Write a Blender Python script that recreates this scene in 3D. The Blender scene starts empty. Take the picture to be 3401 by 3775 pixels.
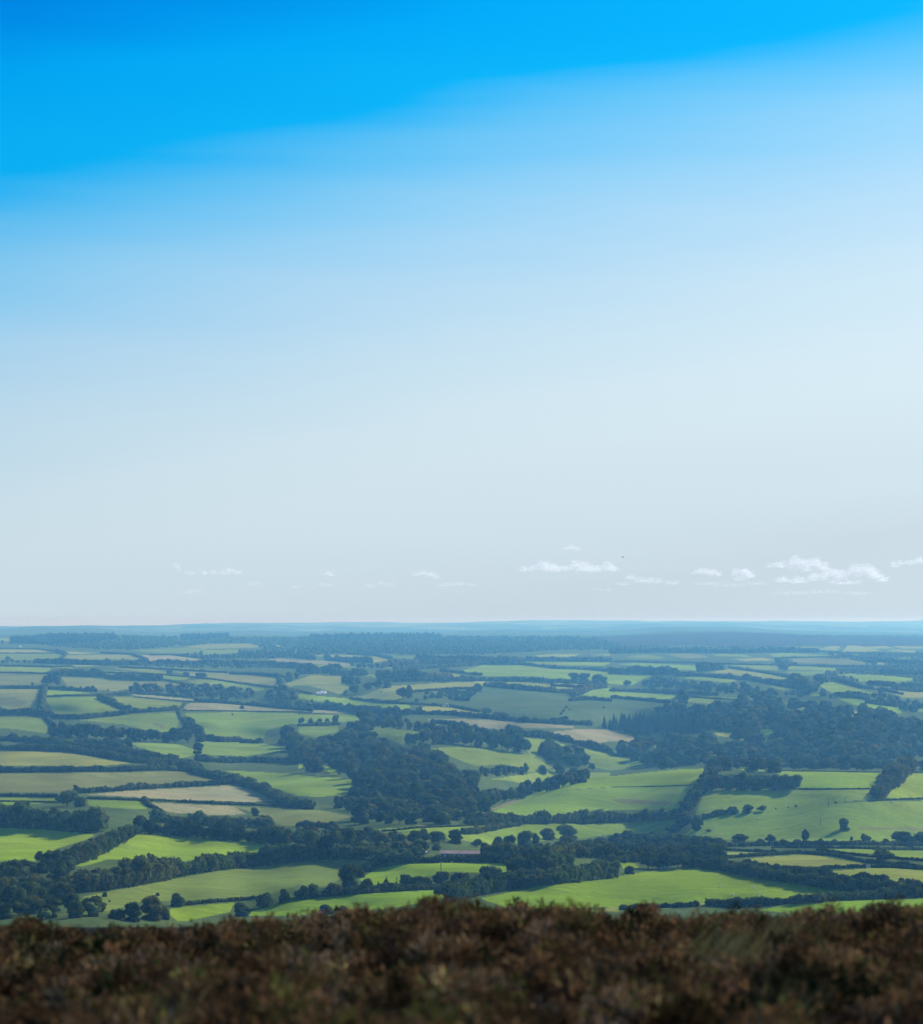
import bpy, bmesh, math, random
import numpy as np
R = math.radians
rng = np.random.default_rng(7)
random.seed(7)
scene = bpy.context.scene
COL = scene.collection

# ------------------------------------------------------------------ camera
# photograph geometry (3401 x 3775 source pixels): focal length and eye-level row
W, H, FPX, HV, CX = 3401.0, 3775.0, 7045.0, 2280.0, 1700.5
cam_d = bpy.data.cameras.new('camera')
cam = bpy.data.objects.new('camera', cam_d)
COL.objects.link(cam)
cam.location = (0, 0, 0)
cam.rotation_euler = (R(90), 0, 0)
cam_d.sensor_fit = 'VERTICAL'
cam_d.sensor_height = 36.0
cam_d.sensor_width = 36.0
cam_d.lens = 36.0 * FPX / H
cam_d.shift_y = (HV - H / 2) / H
cam_d.clip_start = 0.1
cam_d.clip_end = 300000
cam_d.dof.use_dof = True
cam_d.dof.focus_distance = 1600
cam_d.dof.aperture_fstop = 1.8
scene.camera = cam
scene.view_settings.view_transform = 'Standard'
scene.view_settings.look = 'None'
scene.view_settings.exposure = 0.0
scene.view_settings.gamma = 1.0
cy = scene.cycles
cy.max_bounces = 8
cy.diffuse_bounces = 3
cy.glossy_bounces = 1
cy.transmission_bounces = 6
cy.volume_bounces = 1
cy.transparent_max_bounces = 96
cy.use_denoising = True
try:
    cy.denoiser = 'OPENIMAGEDENOISE'
except Exception:
    pass
cy.use_adaptive_sampling = False

# ------------------------------------------------------------------ sun and sky
SUN_EL, SUN_AZ = R(31), R(47)          # azimuth measured to the right of the view direction (+Y)
sd = bpy.data.lights.new('sun', 'SUN')
sd.energy = 5.0
sd.angle = R(0.53)
sd.color = (1.0, 0.95, 0.86)
sun = bpy.data.objects.new('sun', sd)
COL.objects.link(sun)
sun.rotation_euler = (R(90) - SUN_EL, 0, -SUN_AZ + math.pi)
sun.location = (0, 0, 200)

SKY_STRENGTH = 0.1
world = bpy.data.worlds.new("World")
scene.world = world
world.use_nodes = True
nt = world.node_tree
nt.nodes.clear()
def wn(t, **k):
    n = nt.nodes.new(t)
    for a, b in k.items():
        setattr(n, a, b)
    return n
def wmath(op, a, b=None, c=None, clamp=False):
    n = wn('ShaderNodeMath', operation=op, use_clamp=clamp)
    for i, x in enumerate((a, b, c)):
        if x is None: continue
        if isinstance(x, (int, float)): n.inputs[i].default_value = x
        else: nt.links.new(x, n.inputs[i])
    return n.outputs[0]
sky = wn('ShaderNodeTexSky', sky_type='NISHITA')
sky.sun_disc = False
sky.sun_elevation = SUN_EL
sky.sun_rotation = SUN_AZ
sky.altitude = 300
sky.dust_density = 1.2
tc = wn('ShaderNodeTexCoord')
sep = wn('ShaderNodeSeparateXYZ')
nt.links.new(tc.outputs['Generated'], sep.inputs[0])
X, Y, Z = sep.outputs
hor = wmath('SQRT', wmath('ADD', wmath('MULTIPLY', X, X), wmath('MULTIPLY', Y, Y)))
elev = wmath('DIVIDE', Z, wmath('MAXIMUM', hor, 0.02))
azim = wmath('ARCTAN2', X, Y)
# the thin high veil of cloud: its upper edge tilts up towards the sun side, streaked lengthwise
mp = wn('ShaderNodeMapping')
mp.inputs['Scale'].default_value = (2.5, 2.5, 26.0)
mp.inputs['Rotation'].default_value = (0, R(9), 0)
nt.links.new(tc.outputs['Generated'], mp.inputs[0])
nz = wn('ShaderNodeTexNoise')
nz.inputs['Scale'].default_value = 1.3
nz.inputs['Detail'].default_value = 3
nt.links.new(mp.outputs[0], nz.inputs[0])
streak = wmath('MULTIPLY', wmath('SUBTRACT', nz.outputs['Fac'], 0.5), 0.035)
azs = wmath('SINE', azim)
azc = wmath('ADD', wmath('MULTIPLY', azs, 0.17), wmath('MULTIPLY', wmath('MINIMUM', azs, 0.0), 0.04))
t = wmath('ADD', wmath('SUBTRACT', elev, azc), streak)
ramp = wn('ShaderNodeValToRGB')
nt.links.new(wmath('DIVIDE', t, 0.5, clamp=True), ramp.inputs[0])
SKY_RAMP = [(0.0, (.565, .675, .75)), (.035, (.61, .735, .81)), (.08, (.645, .785, .86)), (.11, (.63, .785, .875)), (.145, (.56, .755, .885)),
            (.18, (.44, .70, .91)), (.212, (.31, .65, .93)), (.238, (.19, .59, .94)), (.256, (.11, .54, .94)), (.276, (.004, .46, .96)),
            (.322, (.001, .41, .95)), (.362, (.0, .255, .84)), (.5, (.0, .17, .68))]
cr = ramp.color_ramp
cr.interpolation = 'LINEAR'
while len(cr.elements) < len(SKY_RAMP): cr.elements.new(0.5)
for e, (p, c) in zip(cr.elements, SKY_RAMP):
    e.position = p / 0.5
    e.color = (*c, 1)
sc = wn('ShaderNodeVectorMath', operation='SCALE')
nt.links.new(ramp.outputs[0], sc.inputs[0])
side = wmath('ADD', wmath('MULTIPLY', wmath('SINE', azim), 0.30), 1.0)
nt.links.new(wmath('MULTIPLY', side, 1.0 / SKY_STRENGTH), sc.inputs['Scale'])
mix = wn('ShaderNodeMix', data_type='RGBA')
mr = wn('ShaderNodeMapRange', interpolation_type='SMOOTHSTEP')
nt.links.new(elev, mr.inputs['Value'])
mr.inputs['From Min'].default_value = 0.45
mr.inputs['From Max'].default_value = 1.1
mr.inputs['To Min'].default_value = 0.0
mr.inputs['To Max'].default_value = 1.0
nt.links.new(mr.outputs[0], mix.inputs[0])
nt.links.new(sc.outputs[0], mix.inputs[6])
nt.links.new(sky.outputs[0], mix.inputs[7])
bg = wn('ShaderNodeBackground')
bg.inputs['Strength'].default_value = SKY_STRENGTH
nt.links.new(mix.outputs[2], bg.inputs[0])
wo = wn('ShaderNodeOutputWorld')
nt.links.new(bg.outputs[0], wo.inputs[0])

# ------------------------------------------------------------------ materials
def new_mat(name):
    m = bpy.data.materials.new(name)
    m.use_nodes = True
    m.node_tree.nodes.clear()
    return m, m.node_tree
class G:
    """small helper to wire shader nodes"""
    def __init__(s, name):
        s.m, s.t = new_mat(name)
    def n(s, t, ins=None, **k):
        n = s.t.nodes.new(t)
        for a, b in k.items(): setattr(n, a, b)
        for a, b in (ins or {}).items():
            if isinstance(b, bpy.types.NodeSocket): s.t.links.new(b, n.inputs[a])
            else: n.inputs[a].default_value = b
        return n
    def noise(s, scale, detail=3, vec=None, rough=0.55):
        n = s.n('ShaderNodeTexNoise', {'Scale': scale, 'Detail': detail, 'Roughness': rough})
        if vec is not None: s.t.links.new(vec, n.inputs['Vector'])
        return n.outputs['Fac']
    def rng(s, v, a, b, c, d):
        return s.n('ShaderNodeMapRange', {'Value': v, 'From Min': a, 'From Max': b, 'To Min': c, 'To Max': d}).outputs[0]
    def mix(s, f, a, b, mode='MIX'):
        n = s.n('ShaderNodeMix', data_type='RGBA', blend_type=mode)
        for i, x in ((0, f), (6, a), (7, b)):
            if isinstance(x, bpy.types.NodeSocket): s.t.links.new(x, n.inputs[i])
            elif i == 0: n.inputs[0].default_value = x
            else: n.inputs[i].default_value = (*x[:3], 1)
        return n.outputs[2]
    def scale(s, col, f):
        return s.n('ShaderNodeVectorMath', {0: col, 'Scale': f}, operation='SCALE').outputs[0]
    def out(s, sh, disp=None):
        o = s.n('ShaderNodeOutputMaterial', {'Surface': sh})
        return s.m
def pos(g): return g.n('ShaderNodeNewGeometry').outputs['Position']

def mat_field():
    g = G('pasture')
    p = pos(g)
    oc = g.n('ShaderNodeObjectInfo')
    base = oc.outputs['Color']
    a = g.noise(0.012, 4, p)
    b = g.noise(0.25, 3, p, 0.7)
    c = g.noise(0.0035, 2, p)
    st = g.n('ShaderNodeMapping', {'Vector': p, 'Scale': (.02, .16, .1)})
    r = g.n('ShaderNodeCombineXYZ', {2: g.n('ShaderNodeMath', {0: oc.outputs['Random'], 1: 3.0}, operation='MULTIPLY').outputs[0]})
    g.t.links.new(r.outputs[0], st.inputs['Rotation'])
    d = g.noise(1.0, 2, st.outputs[0])
    col = g.scale(base, g.rng(a, .3, .7, .78, 1.22))
    col = g.scale(col, g.rng(b, .25, .75, .8, 1.2))
    col = g.scale(col, g.rng(d, .3, .7, .88, 1.12))
    dry = g.mix(1.0, col, (1.2, .98, .9), 'MULTIPLY')
    col = g.mix(g.rng(c, .42, .68, 0, .65), col, dry)
    wv = g.n('ShaderNodeTexWave', {'Vector': p, 'Scale': .055, 'Distortion': 1.2, 'Detail': 1, 'Detail Scale': .05}, bands_direction='DIAGONAL')
    am = g.n('ShaderNodeMath', {0: 1.0, 1: oc.outputs['Alpha']}, operation='SUBTRACT').outputs[0]
    stripe = g.n('ShaderNodeMath', {0: g.n('ShaderNodeMath', {0: wv.outputs['Fac'], 1: -.5}, operation='ADD').outputs[0], 1: am, 2: 1.0}, operation='MULTIPLY_ADD').outputs[0]
    col = g.scale(col, stripe)
    rough = g.noise(0.03, 5, p, .75)
    col = g.mix(g.rng(rough, .62, .72, 0, .45), col, (.055, .065, .028))
    return g.out(g.n('ShaderNodeBsdfDiffuse', {'Color': col}).outputs[0])

def mat_ground(name, c1, c2, c3, s=0.02):
    g = G(name)
    p = pos(g)
    a = g.noise(s, 5, p, .65)
    b = g.noise(s * 9, 4, p, .7)
    col = g.mix(g.rng(a, .35, .65, 0, 1), c1, c2)
    col = g.mix(g.rng(b, .45, .7, 0, .8), col, c3)
    return g.out(g.n('ShaderNodeBsdfDiffuse', {'Color': col}).outputs[0])

def mat_far():
    g = G('far_farmland')
    p = pos(g)
    mp = g.n('ShaderNodeMapping', {'Vector': p, 'Scale': (.0042, .0009, .0)})
    v = g.n('ShaderNodeTexVoronoi', {'Vector': mp.outputs[0], 'Scale': 1.0}, feature='F1')
    k = g.n('ShaderNodeSeparateColor', {0: v.outputs['Color']})
    col = g.mix(g.rng(k.outputs[0], .45, .55, 0, 1), (.035, .05, .025), (.22, .27, .1))
    a = g.noise(0.0006, 4, p)
    col = g.mix(g.rng(a, .42, .58, 0, 1), col, (.04, .055, .03))
    return g.out(g.n('ShaderNodeBsdfDiffuse', {'Color': col}).outputs[0])

def mat_leaf(name, dark, light, rust, transl=.36):
    g = G(name)
    at = g.n('ShaderNodeAttribute', attribute_name='tint')
    s = g.n('ShaderNodeSeparateColor', {0: at.outputs['Color']})
    oi = g.n('ShaderNodeObjectInfo')
    p = g.n('ShaderNodeTexCoord').outputs['Object']
    geo = g.n('ShaderNodeNewGeometry')
    k = g.n('ShaderNodeMath', {0: s.outputs[0], 1: g.rng(oi.outputs['Random'], 0, 1, -.42, .42)}, operation='ADD', use_clamp=True).outputs[0]
    col = g.mix(k, dark, light)
    rr = g.n('ShaderNodeMath', {0: g.n('ShaderNodeMath', {0: oi.outputs['Random'], 1: 7.31}, operation='MULTIPLY').outputs[0]}, operation='FRACT').outputs[0]
    r2 = g.n('ShaderNodeMath', {0: s.outputs[1], 1: g.rng(rr, .82, 1, 0, .55)}, operation='ADD', use_clamp=True).outputs[0]
    col = g.mix(r2, col, rust)
    col = g.scale(col, g.rng(geo.outputs['Random Per Island'], 0, 1, .65, 1.4))
    d = g.n('ShaderNodeBsdfDiffuse', {'Color': col}).outputs[0]
    tr = g.n('ShaderNodeBsdfTranslucent', {'Color': g.mix(1.0, col, (1.2, 1.3, .6), 'MULTIPLY')}).outputs[0]
    return g.out(g.n('ShaderNodeMixShader', {0: transl, 1: d, 2: tr}).outputs[0])

def mat_plain(name, c, rough=.8, var=.15, scale=1.0, metal=0):
    g = G(name)
    p = g.n('ShaderNodeTexCoord').outputs['Object']
    n = g.noise(scale, 4, p)
    col = g.mix(1.0, c, (1, 1, 1), 'MULTIPLY')
    col = g.scale(col, g.rng(n, .3, .7, 1 - var, 1 + var))
    return g.out(g.n('ShaderNodeBsdfPrincipled', {'Base Color': col, 'Roughness': rough, 'Metallic': metal}).outputs[0])

M = {}
M['field'] = mat_field()
M['ground'] = mat_ground('rough_pasture', (.075, .115, .034), (.11, .155, .042), (.05, .07, .024))
M['moor'] = mat_ground('heather_moor', (.05, .04, .034), (.066, .046, .042), (.04, .04, .026), .006)
M['far'] = mat_far()
M['dirt'] = mat_ground('pale_dirt', (.30, .25, .16), (.24, .2, .12), (.2, .19, .1), .1)
M['peat'] = mat_ground('peat', (.02, .015, .01), (.03, .022, .013), (.012, .01, .007), 1.5)
M['leaf'] = mat_leaf('leaves', (.025, .045, .016), (.105, .145, .045), (.15, .11, .038))
M['hedge'] = mat_leaf('hedge_leaves', (.024, .043, .015), (.09, .12, .036), (.125, .09, .034))
M['pale_leaf'] = mat_leaf('pale_leaves', (.06, .09, .05), (.13, .16, .08), (.11, .1, .04))
M['needle'] = mat_leaf('needles', (.014, .032, .018), (.036, .062, .03), (.04, .04, .02), .15)
M['bark'] = mat_plain('bark', (.06, .05, .04), .9, .3, 3)
M['heather'] = None

# ------------------------------------------------------------------ fields: crop | colour | corner points (crop pixels)
FIELDS = '''
A|p|0,225 230,230 320,250 0,252
A|m|0,252 320,250 360,262 345,290 0,290
A|p|325,237 590,248 480,256 350,250
A|p|385,262 760,258 835,285 370,290
A|t|830,262 1000,262 1215,292 850,296
A|m|760,235 1060,218 1200,225 1150,248 960,250
A|p|1070,212 1230,195 1450,195 1550,215 1200,225
A|m|1180,232 1400,228 1380,250 1190,258
A|p|1560,205 1740,203 1745,208 1600,215
A|p|0,165 80,163 60,180 0,183
A|t|1560,285 1640,281 B 0,290 140,292 280,308 335,325 180,318 0,305 A 1600,298
B|m|0,312 180,320 335,328 330,335 180,335 60,322
A|b|0,318 300,335 280,362 0,350
A|b|300,320 430,330 420,340 310,333
A|p|420,318 560,318 600,325 440,328
A|p|1390,297 1480,293 1560,300 1440,306
A|b|590,350 760,360 740,366 600,364
A|o|660,335 830,335 1000,365 980,375 700,345
A|m|880,328 1320,350 1000,345
A|o|1010,355 1400,370 1620,400 1600,435 1300,415 1120,385
A|o|0,362 260,375 240,435 0,430
A|o|355,385 600,400 900,412 1130,440 1000,450 800,450 680,470 550,465 400,450
A|b|950,378 1110,392 1080,405 950,400
A|m|1090,408 1240,405 1550,460 1500,470 1250,440 1130,425
A|p|1640,435 1820,378 B 80,380 250,385 250,430 300,450 240,490 160,465 60,440 0,438 A 1700,445
A|o|0,460 250,462 225,580 0,575
A|b|270,465 420,470 540,485 270,495
A|m|262,510 560,505 640,545 690,585 480,605 320,605
A|m|615,503 830,510 1070,540 1040,575 940,570 760,585 740,560 660,530
A|t|770,492 900,498 1130,520 1125,535 800,502
A|t|1070,565 1110,542 1400,542 1820,582 1820,588 1400,588 1090,582
A|m|0,610 200,625 260,640 290,700 280,720 150,700 60,690 0,670
A|m|470,640 750,610 1020,595 1050,640 1020,710 940,720 720,665 560,650
A|m|1070,600 1400,592 1740,600 B 340,606 380,640 230,655 0,668 A 1700,660 1560,700 1530,760 1400,750 1190,735 1120,640
A|m|760,775 1000,770 1130,810 1180,765 1530,775 1660,810 1580,830 1430,850 1150,840 1050,865 820,800
A|b|0,748 110,768 0,770
A|p|0,815 400,830 640,870 790,890 500,915 240,905 0,910
D|o|0,80 700,78 1040,68 1260,120 1050,145 860,150 660,165 480,175 340,195 0,190
D|t|520,205 720,185 1370,150 1520,195 1620,240 1440,248 1030,235 830,222
D|m|0,210 340,230 350,245 0,235
D|b|0,245 350,250 60,265 0,275
D|m|510,235 830,245 860,290 680,285 520,270
D|t|890,250 1360,272 1440,320 1230,325 1000,310 930,290
D|o|1370,275 E 0,290 120,295 310,330 200,365 60,385 D 1650,385 1480,310
D|m|1310,65 1500,70 E 0,88 320,115 285,200 120,220 0,210 D 1700,200 1540,150 1400,90
D|b|0,395 250,405 560,440 500,470 330,520 210,590 0,590
D|b|440,620 560,545 690,490 800,430 1100,450 1630,500 1600,555 1450,560 1180,580 1010,600 770,580 640,580 480,625
D|q|480,800 900,720 1300,645 E 0,600 200,580 380,590 420,600 280,640 240,700 150,740 0,730 D 1580,780 1400,810 1080,830 850,820 640,885 560,890
D|b|980,900 1000,865 1370,835 1340,890 1100,940 1040,945
D|b|1430,910 1500,865 E 0,820 300,790 860,758 900,800 580,860 480,870 100,900 0,910
E|b|350,700 450,640 600,610 800,605 1050,600 1290,605 1200,660 1100,660 900,655 700,690 560,730 420,730
E|b|1000,735 1060,690 1100,690 1080,730
E|m|210,420 290,410 500,403 700,393 1000,383 1190,374 1100,390 900,400 800,410 500,425
E|m|490,440 780,408 930,395 1000,430 1210,387 1500,375 F 0,370 420,345 390,400 300,435 100,425 0,435 E 1650,460 1100,495 980,475 700,445
E|b|1250,250 1580,120 F 0,98 200,75 400,57 610,50 540,110 500,145 0,160 E 1570,178
E|m|1040,317 1270,240 1570,180 F 0,162 490,148 510,165 440,290 410,320 380,292 0,292 E 1690,330 1600,355 1500,345 1400,330 1200,330
F|b|690,55 900,66 1600,77 1540,165 1080,168 950,60
F|m|550,170 700,165 1080,175 1530,177 1510,232 1280,252 1000,290 800,300 740,308 650,312 540,322 490,325
F|b|1600,235 1640,170 1740,80 1820,75 1820,215
F|m|430,440 540,350 700,312 960,290 1280,256 1560,245 1820,233 1820,390 1800,440 1600,480 1200,490 1040,492 800,470 560,465
F|p|545,540 880,540 860,552 650,578 600,575
F|p|760,582 1000,560 1200,558 1300,580 1510,614 1300,628 1150,645 980,648 860,605
F|m|1210,520 1500,523 1820,530 1820,580 1650,580 1540,550 1400,545
F|p|1260,652 1500,635 1650,632 1820,660 1820,720 1650,730 1550,700 1400,695
E|b|1060,810 1400,740 F 0,690 200,655 400,632 640,640 900,690 1150,730 1400,775 1250,802 1000,812 850,825 500,835 0,860 E 1500,870 1200,860
F|p|0,862 500,837 850,827 1000,816 1020,830 600,850 200,880 E 1600,890
F|b|860,880 1000,850 1250,832 1500,818 1820,805 1820,860 1200,910
F|b|60,605 140,605 165,630 70,640
B|p|85,262 300,262 450,270 530,290 440,305 380,300 170,275
B|m|550,265 690,270 660,280 560,275
B|m|630,348 720,325 900,322 860,335 700,347
B|b|940,354 1080,318 1250,318 1480,335 1600,345 C 0,360 250,378 180,405 120,437 0,430 B 1580,410 1350,385 1200,385 1060,382
B|b|1290,300 1500,300 C 0,305 B 1780,325 1500,320 1330,310
B|p|1370,262 1480,255 1640,255 1600,270 1400,272
B|p|1680,262 1820,252 1820,263
B|m|120,375 480,372 460,390 380,382
B|m|500,328 590,326 600,334 510,338
B|p|860,372 900,370 945,378 940,390 900,390
B|p|300,510 400,470 560,440 800,425 1090,415 1090,440 900,447 680,462 660,500 560,522
B|b|0,490 300,515 640,550 655,570 590,588 460,575 200,542 0,512
B|d|610,525 700,490 740,475 1060,452 1200,458 1600,490 1700,520 C 120,540 200,560 180,590 130,600 60,620 B 1760,660 1600,640 1500,610 1250,600 1060,582 900,545 720,540
B|p|650,587 740,560 900,568 1050,600 1040,615 850,612 730,602
B|p|1210,422 1320,418 1600,450 1590,470 1400,447 1240,437
B|p|1480,420 1700,430 C 0,442 B 1700,450 1500,437
B|b|1650,492 1720,460 1820,455 C 0,460 380,495 340,525 0,512 B 1700,500
A|t|1740,566 B 0,575 300,590 430,603 300,606 0,592
B|m|0,680 230,675 235,705 100,740 0,720
B|m|415,680 650,700 740,712 790,660 825,665 790,720 640,765 610,785 500,745 420,725
B|t|750,635 850,632 1200,640 1600,675 1610,687 1200,692 1000,687 900,662 760,647
B|t|1420,715 1600,695 1800,690 C 0,708 160,745 130,768 0,762 B 1740,778 1600,752
B|m|760,805 960,795 1320,830 1400,870 1480,920 1350,945 1340,935 1200,895 1030,910 890,855 830,818
B|m|1290,740 1400,750 1640,800 C 0,845 180,890 205,915 100,925 0,935 B 1690,910 1640,840 1500,780 1400,830 1360,870 1330,810
B|m|1120,985 1360,950 1480,930 1600,952 1820,945 1820,970 1700,990 E 1500,90 1390,190 1370,150 1200,120
B|b|0,890 50,905 0,925
B|b|130,905 200,915 230,955 190,957
C|p|1040,218 1220,210 1180,221
C|p|1200,226 1280,208 1340,208 1320,235
C|p|1350,240 1380,205 1450,208 1580,235 1480,243
C|p|1480,212 1600,208 1660,221 1540,225
C|p|1640,208 1820,218 1820,226 1700,223
C|p|1600,235 1650,228 1780,235 1770,248
C|m|80,268 210,258 320,275 280,285 130,280
C|o|330,258 450,252 540,262 580,275 420,280
C|m|580,252 780,258 820,272 620,266
C|m|920,255 1000,247 1320,265 1200,273 960,278
C|p|700,285 880,275 960,292 780,296
C|o|1040,285 1150,278 1380,285 1530,315 1300,318 1080,305
C|p|420,303 540,303 560,312 460,311
C|b|40,315 130,305 540,325 530,350 380,347 150,323
C|m|690,315 800,308 970,320 980,350 850,345 720,330
C|b|1000,325 1100,322 1380,345 1250,352 1010,343
C|m|1020,355 1280,355 1200,377 1120,378 1030,367
C|p|575,362 690,342 860,360 1050,400 1000,414 900,407 750,382
C|m|380,378 540,385 740,410 680,422 520,407 400,392
C|b|1300,375 1400,370 1650,385 1780,400 1700,417 1450,417 1420,392
C|b|1200,430 1290,420 1420,455 1530,485 1370,492 1280,477
C|m|1150,490 1240,490 1200,503
C|p|1560,460 1700,465 1820,480 1820,515 1700,512 1640,482
C|b|1310,510 1400,510 1690,570 1690,602 1560,592 1400,545
C|m|380,530 420,508 520,508 680,540 600,547
C|m|510,498 830,518 800,528 560,512
C|m|1015,540 1100,545 1170,560 1150,572 1090,582 1040,562
C|p|570,690 650,705 760,725 880,775 800,768 700,742 620,732
C|b|805,695 860,690 970,698 930,720 900,772 860,742
C|m|1190,575 1230,570 1200,602
C|p|1340,580 1440,595 1400,628
C|m|1760,575 1820,570 1820,610 1770,592
C|b|240,785 290,800 325,828 270,818
C|m|920,438 1100,465 1000,468
C|p|1530,298 1610,305 1590,318 1540,314
C|m|1350,255 1480,262 1420,268
C|m|1620,275 1760,280 1740,288
C|p|1470,440 1580,452 1520,462
C|m|1730,425 1820,425 1820,450 1760,445
C|m|1560,415 1720,420 1690,432 1590,428
F|k|1430,398 1600,393 1820,396 1820,416 1620,412 1450,410
F|k|0,235 80,228 200,238 330,245 400,262 200,262 60,255
F|k|945,402 985,398 990,406 960,410
A|k|885,655 940,662 965,690 950,690 900,668
F|k|570,405 605,402 600,416 560,420
A|k|0,515 90,508 170,540 120,560 0,550
'''

# ------------------------------------------------------------------ lie of the land
# Distances read off the photograph: D(u, v) = distance along the view of the ground seen at column u, row v.
TL = [(3430, 590), (3345, 720), (3250, 830), (3150, 960), (3050, 1160), (2950, 1420), (2850, 1720), (2760, 2020), (2680, 2340), (2600, 2700),
      (2540, 3100), (2480, 3700), (2430, 4600), (2400, 5200), (2370, 6200), (2352, 6900), (2345, 7300), (2338, 9600), (2328, 10400), (2322, 13800), (2311, 14800), (2304, 15800), (2299, 19500), (2284, 22000), (2280, 23000)]
TR = [(3430, 590), (3345, 700), (3250, 790), (3170, 900), (3140, 1040), (3092, 1296), (2990, 1390), (2930, 1448), (2890, 1505), (2865, 1562), (2852, 1610), (2836, 1950), (2760, 2120), (2680, 2320),
      (2600, 2620), (2540, 3050), (2480, 3700), (2430, 4600), (2400, 5200), (2370, 6200), (2352, 6900), (2345, 7300), (2338, 9600), (2328, 10400), (2322, 13800), (2311, 14800), (2304, 15800), (2299, 19500), (2284, 22000), (2280, 23000)]
def interp(tab, x):
    a = np.array(tab, float)
    o = np.argsort(a[:, 0])
    return np.interp(x, a[o, 0], a[o, 1])
CREST = [(1700, 3020), (1776, 2996), (1902, 2952), (2098, 2876), (2251, 2860), (2377, 2847), (2630, 2832), (2820, 2841), (3262, 2847), (3401, 2846), (5200, 2850)]
RIDGE = [(-2000, 2345), (0, 2346), (220, 2340), (420, 2342), (640, 2350), (850, 2345), (1100, 2350), (1250, 2338), (1640, 2346), (1900, 2345), (2251, 2346), (2450, 2338), (2690, 2332), (2860, 2336), (3100, 2347), (3401, 2349), (5200, 2345)]
TOP = [(-2500, 2309), (0, 2307), (500, 2304), (740, 2300), (760, 2297), (780, 2300), (1100, 2296), (1350, 2294), (1700, 2292), (2050, 2286), (2200, 2288), (2330, 2291), (2420, 2293), (2600, 2289), (2900, 2288), (3401, 2290), (5500, 2292)]
def sstep(a, b, x):
    q = np.clip((x - a) / (b - a), 0, 1)
    return q * q * (3 - 2 * q)
GU = np.arange(-1500, 4901, 10.0)
GV = np.arange(2282, 3432, 2.0)
_U, _V = np.meshgrid(GU, GV)
crest = interp(CREST, _U)
wr = sstep(1600, 2100, _U)
vs = _V + (2848 - crest) * np.exp(-((_V - crest) / 110.0) ** 2) * sstep(1600, 1900, _U)
ridge = interp(RIDGE, _U)
vl = _V + (2345 - ridge) * np.exp(-((_V - ridge) / 40.0) ** 2)
vl = vl + (7.5 * np.sin(_U / 330 + .6) + 4 * np.sin(_U / 121) + 1.5 * np.sin(_U / 47)) * np.exp(-((_V - 2316) / 16.0) ** 2)
vl = np.maximum.accumulate(vl, axis=0)
vs = vs + (vl - _V)
LD = (1 - wr) * np.log(interp(TL, vl)) + wr * np.log(interp(TR, vs))
# folds: the rate at which the ground recedes varies (steep banks facing the camera, flats seen edge on)
dv = np.diff(LD[::-1], axis=0)
rr = np.zeros_like(_U)
for k in range(7):
    lu, lv = 500 + 260 * k, 70 + 22 * k
    rr += np.sin(2 * math.pi * (_U / lu * (1 if k % 2 else -1) + _V / lv) + 1.7 * k * k)
rr = np.clip(1 + rr[::-1][1:] * .22, .35, 1.8)
damp = sstep(2380, 2480, _V[::-1][1:]) * (1 - wr[::-1][1:] * np.exp(-((_V - crest)[::-1][1:] / 45.0) ** 2))
damp = damp * (1 - .65 * (wr * (_V > 2830) * (1 - sstep(3100, 3160, _V)))[::-1][1:])
rr = 1 + (rr - 1) * damp
dv = np.maximum(dv * rr, 1e-5)
LD2 = np.vstack([LD[-1:], LD[-1:] + np.cumsum(dv, axis=0)])[::-1]
# keep the far end where it was
fix = (LD - LD2)
LD2 = LD2 + fix * (1 - sstep(2380, 2620, _V))
kx = np.exp(-(np.arange(-9, 10) / 3.5) ** 2 / 2); kx /= kx.sum()
pad = np.pad(LD2, ((0, 0), (9, 9)), 'edge')
LD2 = sum(k * pad[:, i:i + LD2.shape[1]] for i, k in enumerate(kx))
LD2 = np.maximum.accumulate(LD2[::-1], axis=0)[::-1]
def dist(u, v):
    u = np.asarray(u, float); v = np.asarray(v, float)
    fu = np.clip((u - GU[0]) / 10.0, 0, len(GU) - 1.001)
    fv = np.clip((v - GV[0]) / 2.0, 0, len(GV) - 1.001)
    i, j = fu.astype(int), fv.astype(int)
    a, b = fu - i, fv - j
    L = (LD2[j, i] * (1 - a) * (1 - b) + LD2[j, i + 1] * a * (1 - b) + LD2[j + 1, i] * (1 - a) * b + LD2[j + 1, i + 1] * a * b)
    return np.exp(L)
def ground(u, v):
    d = dist(u, v)
    u = np.asarray(u, float); v = np.asarray(v, float)
    return np.stack([d * (u - CX) / FPX, d, -d * (v - HV) / FPX], -1)

# crops of the photograph in which features were measured
CROP = {'A': (0, 2250), 'B': (1100, 2250), 'C': (2251, 2250), 'D': (0, 2800), 'E': (1100, 2800), 'F': (2251, 2800)}
KS = 1150.0 / 1820.0
def src(c, pts):
    x0, y0 = CROP[c]
    return np.array([(x0 + x * KS, y0 + y * KS) for x, y in pts], float)
def parse(s):
    return [tuple(float(q) for q in w.split(',')) for w in s.split()]

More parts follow.
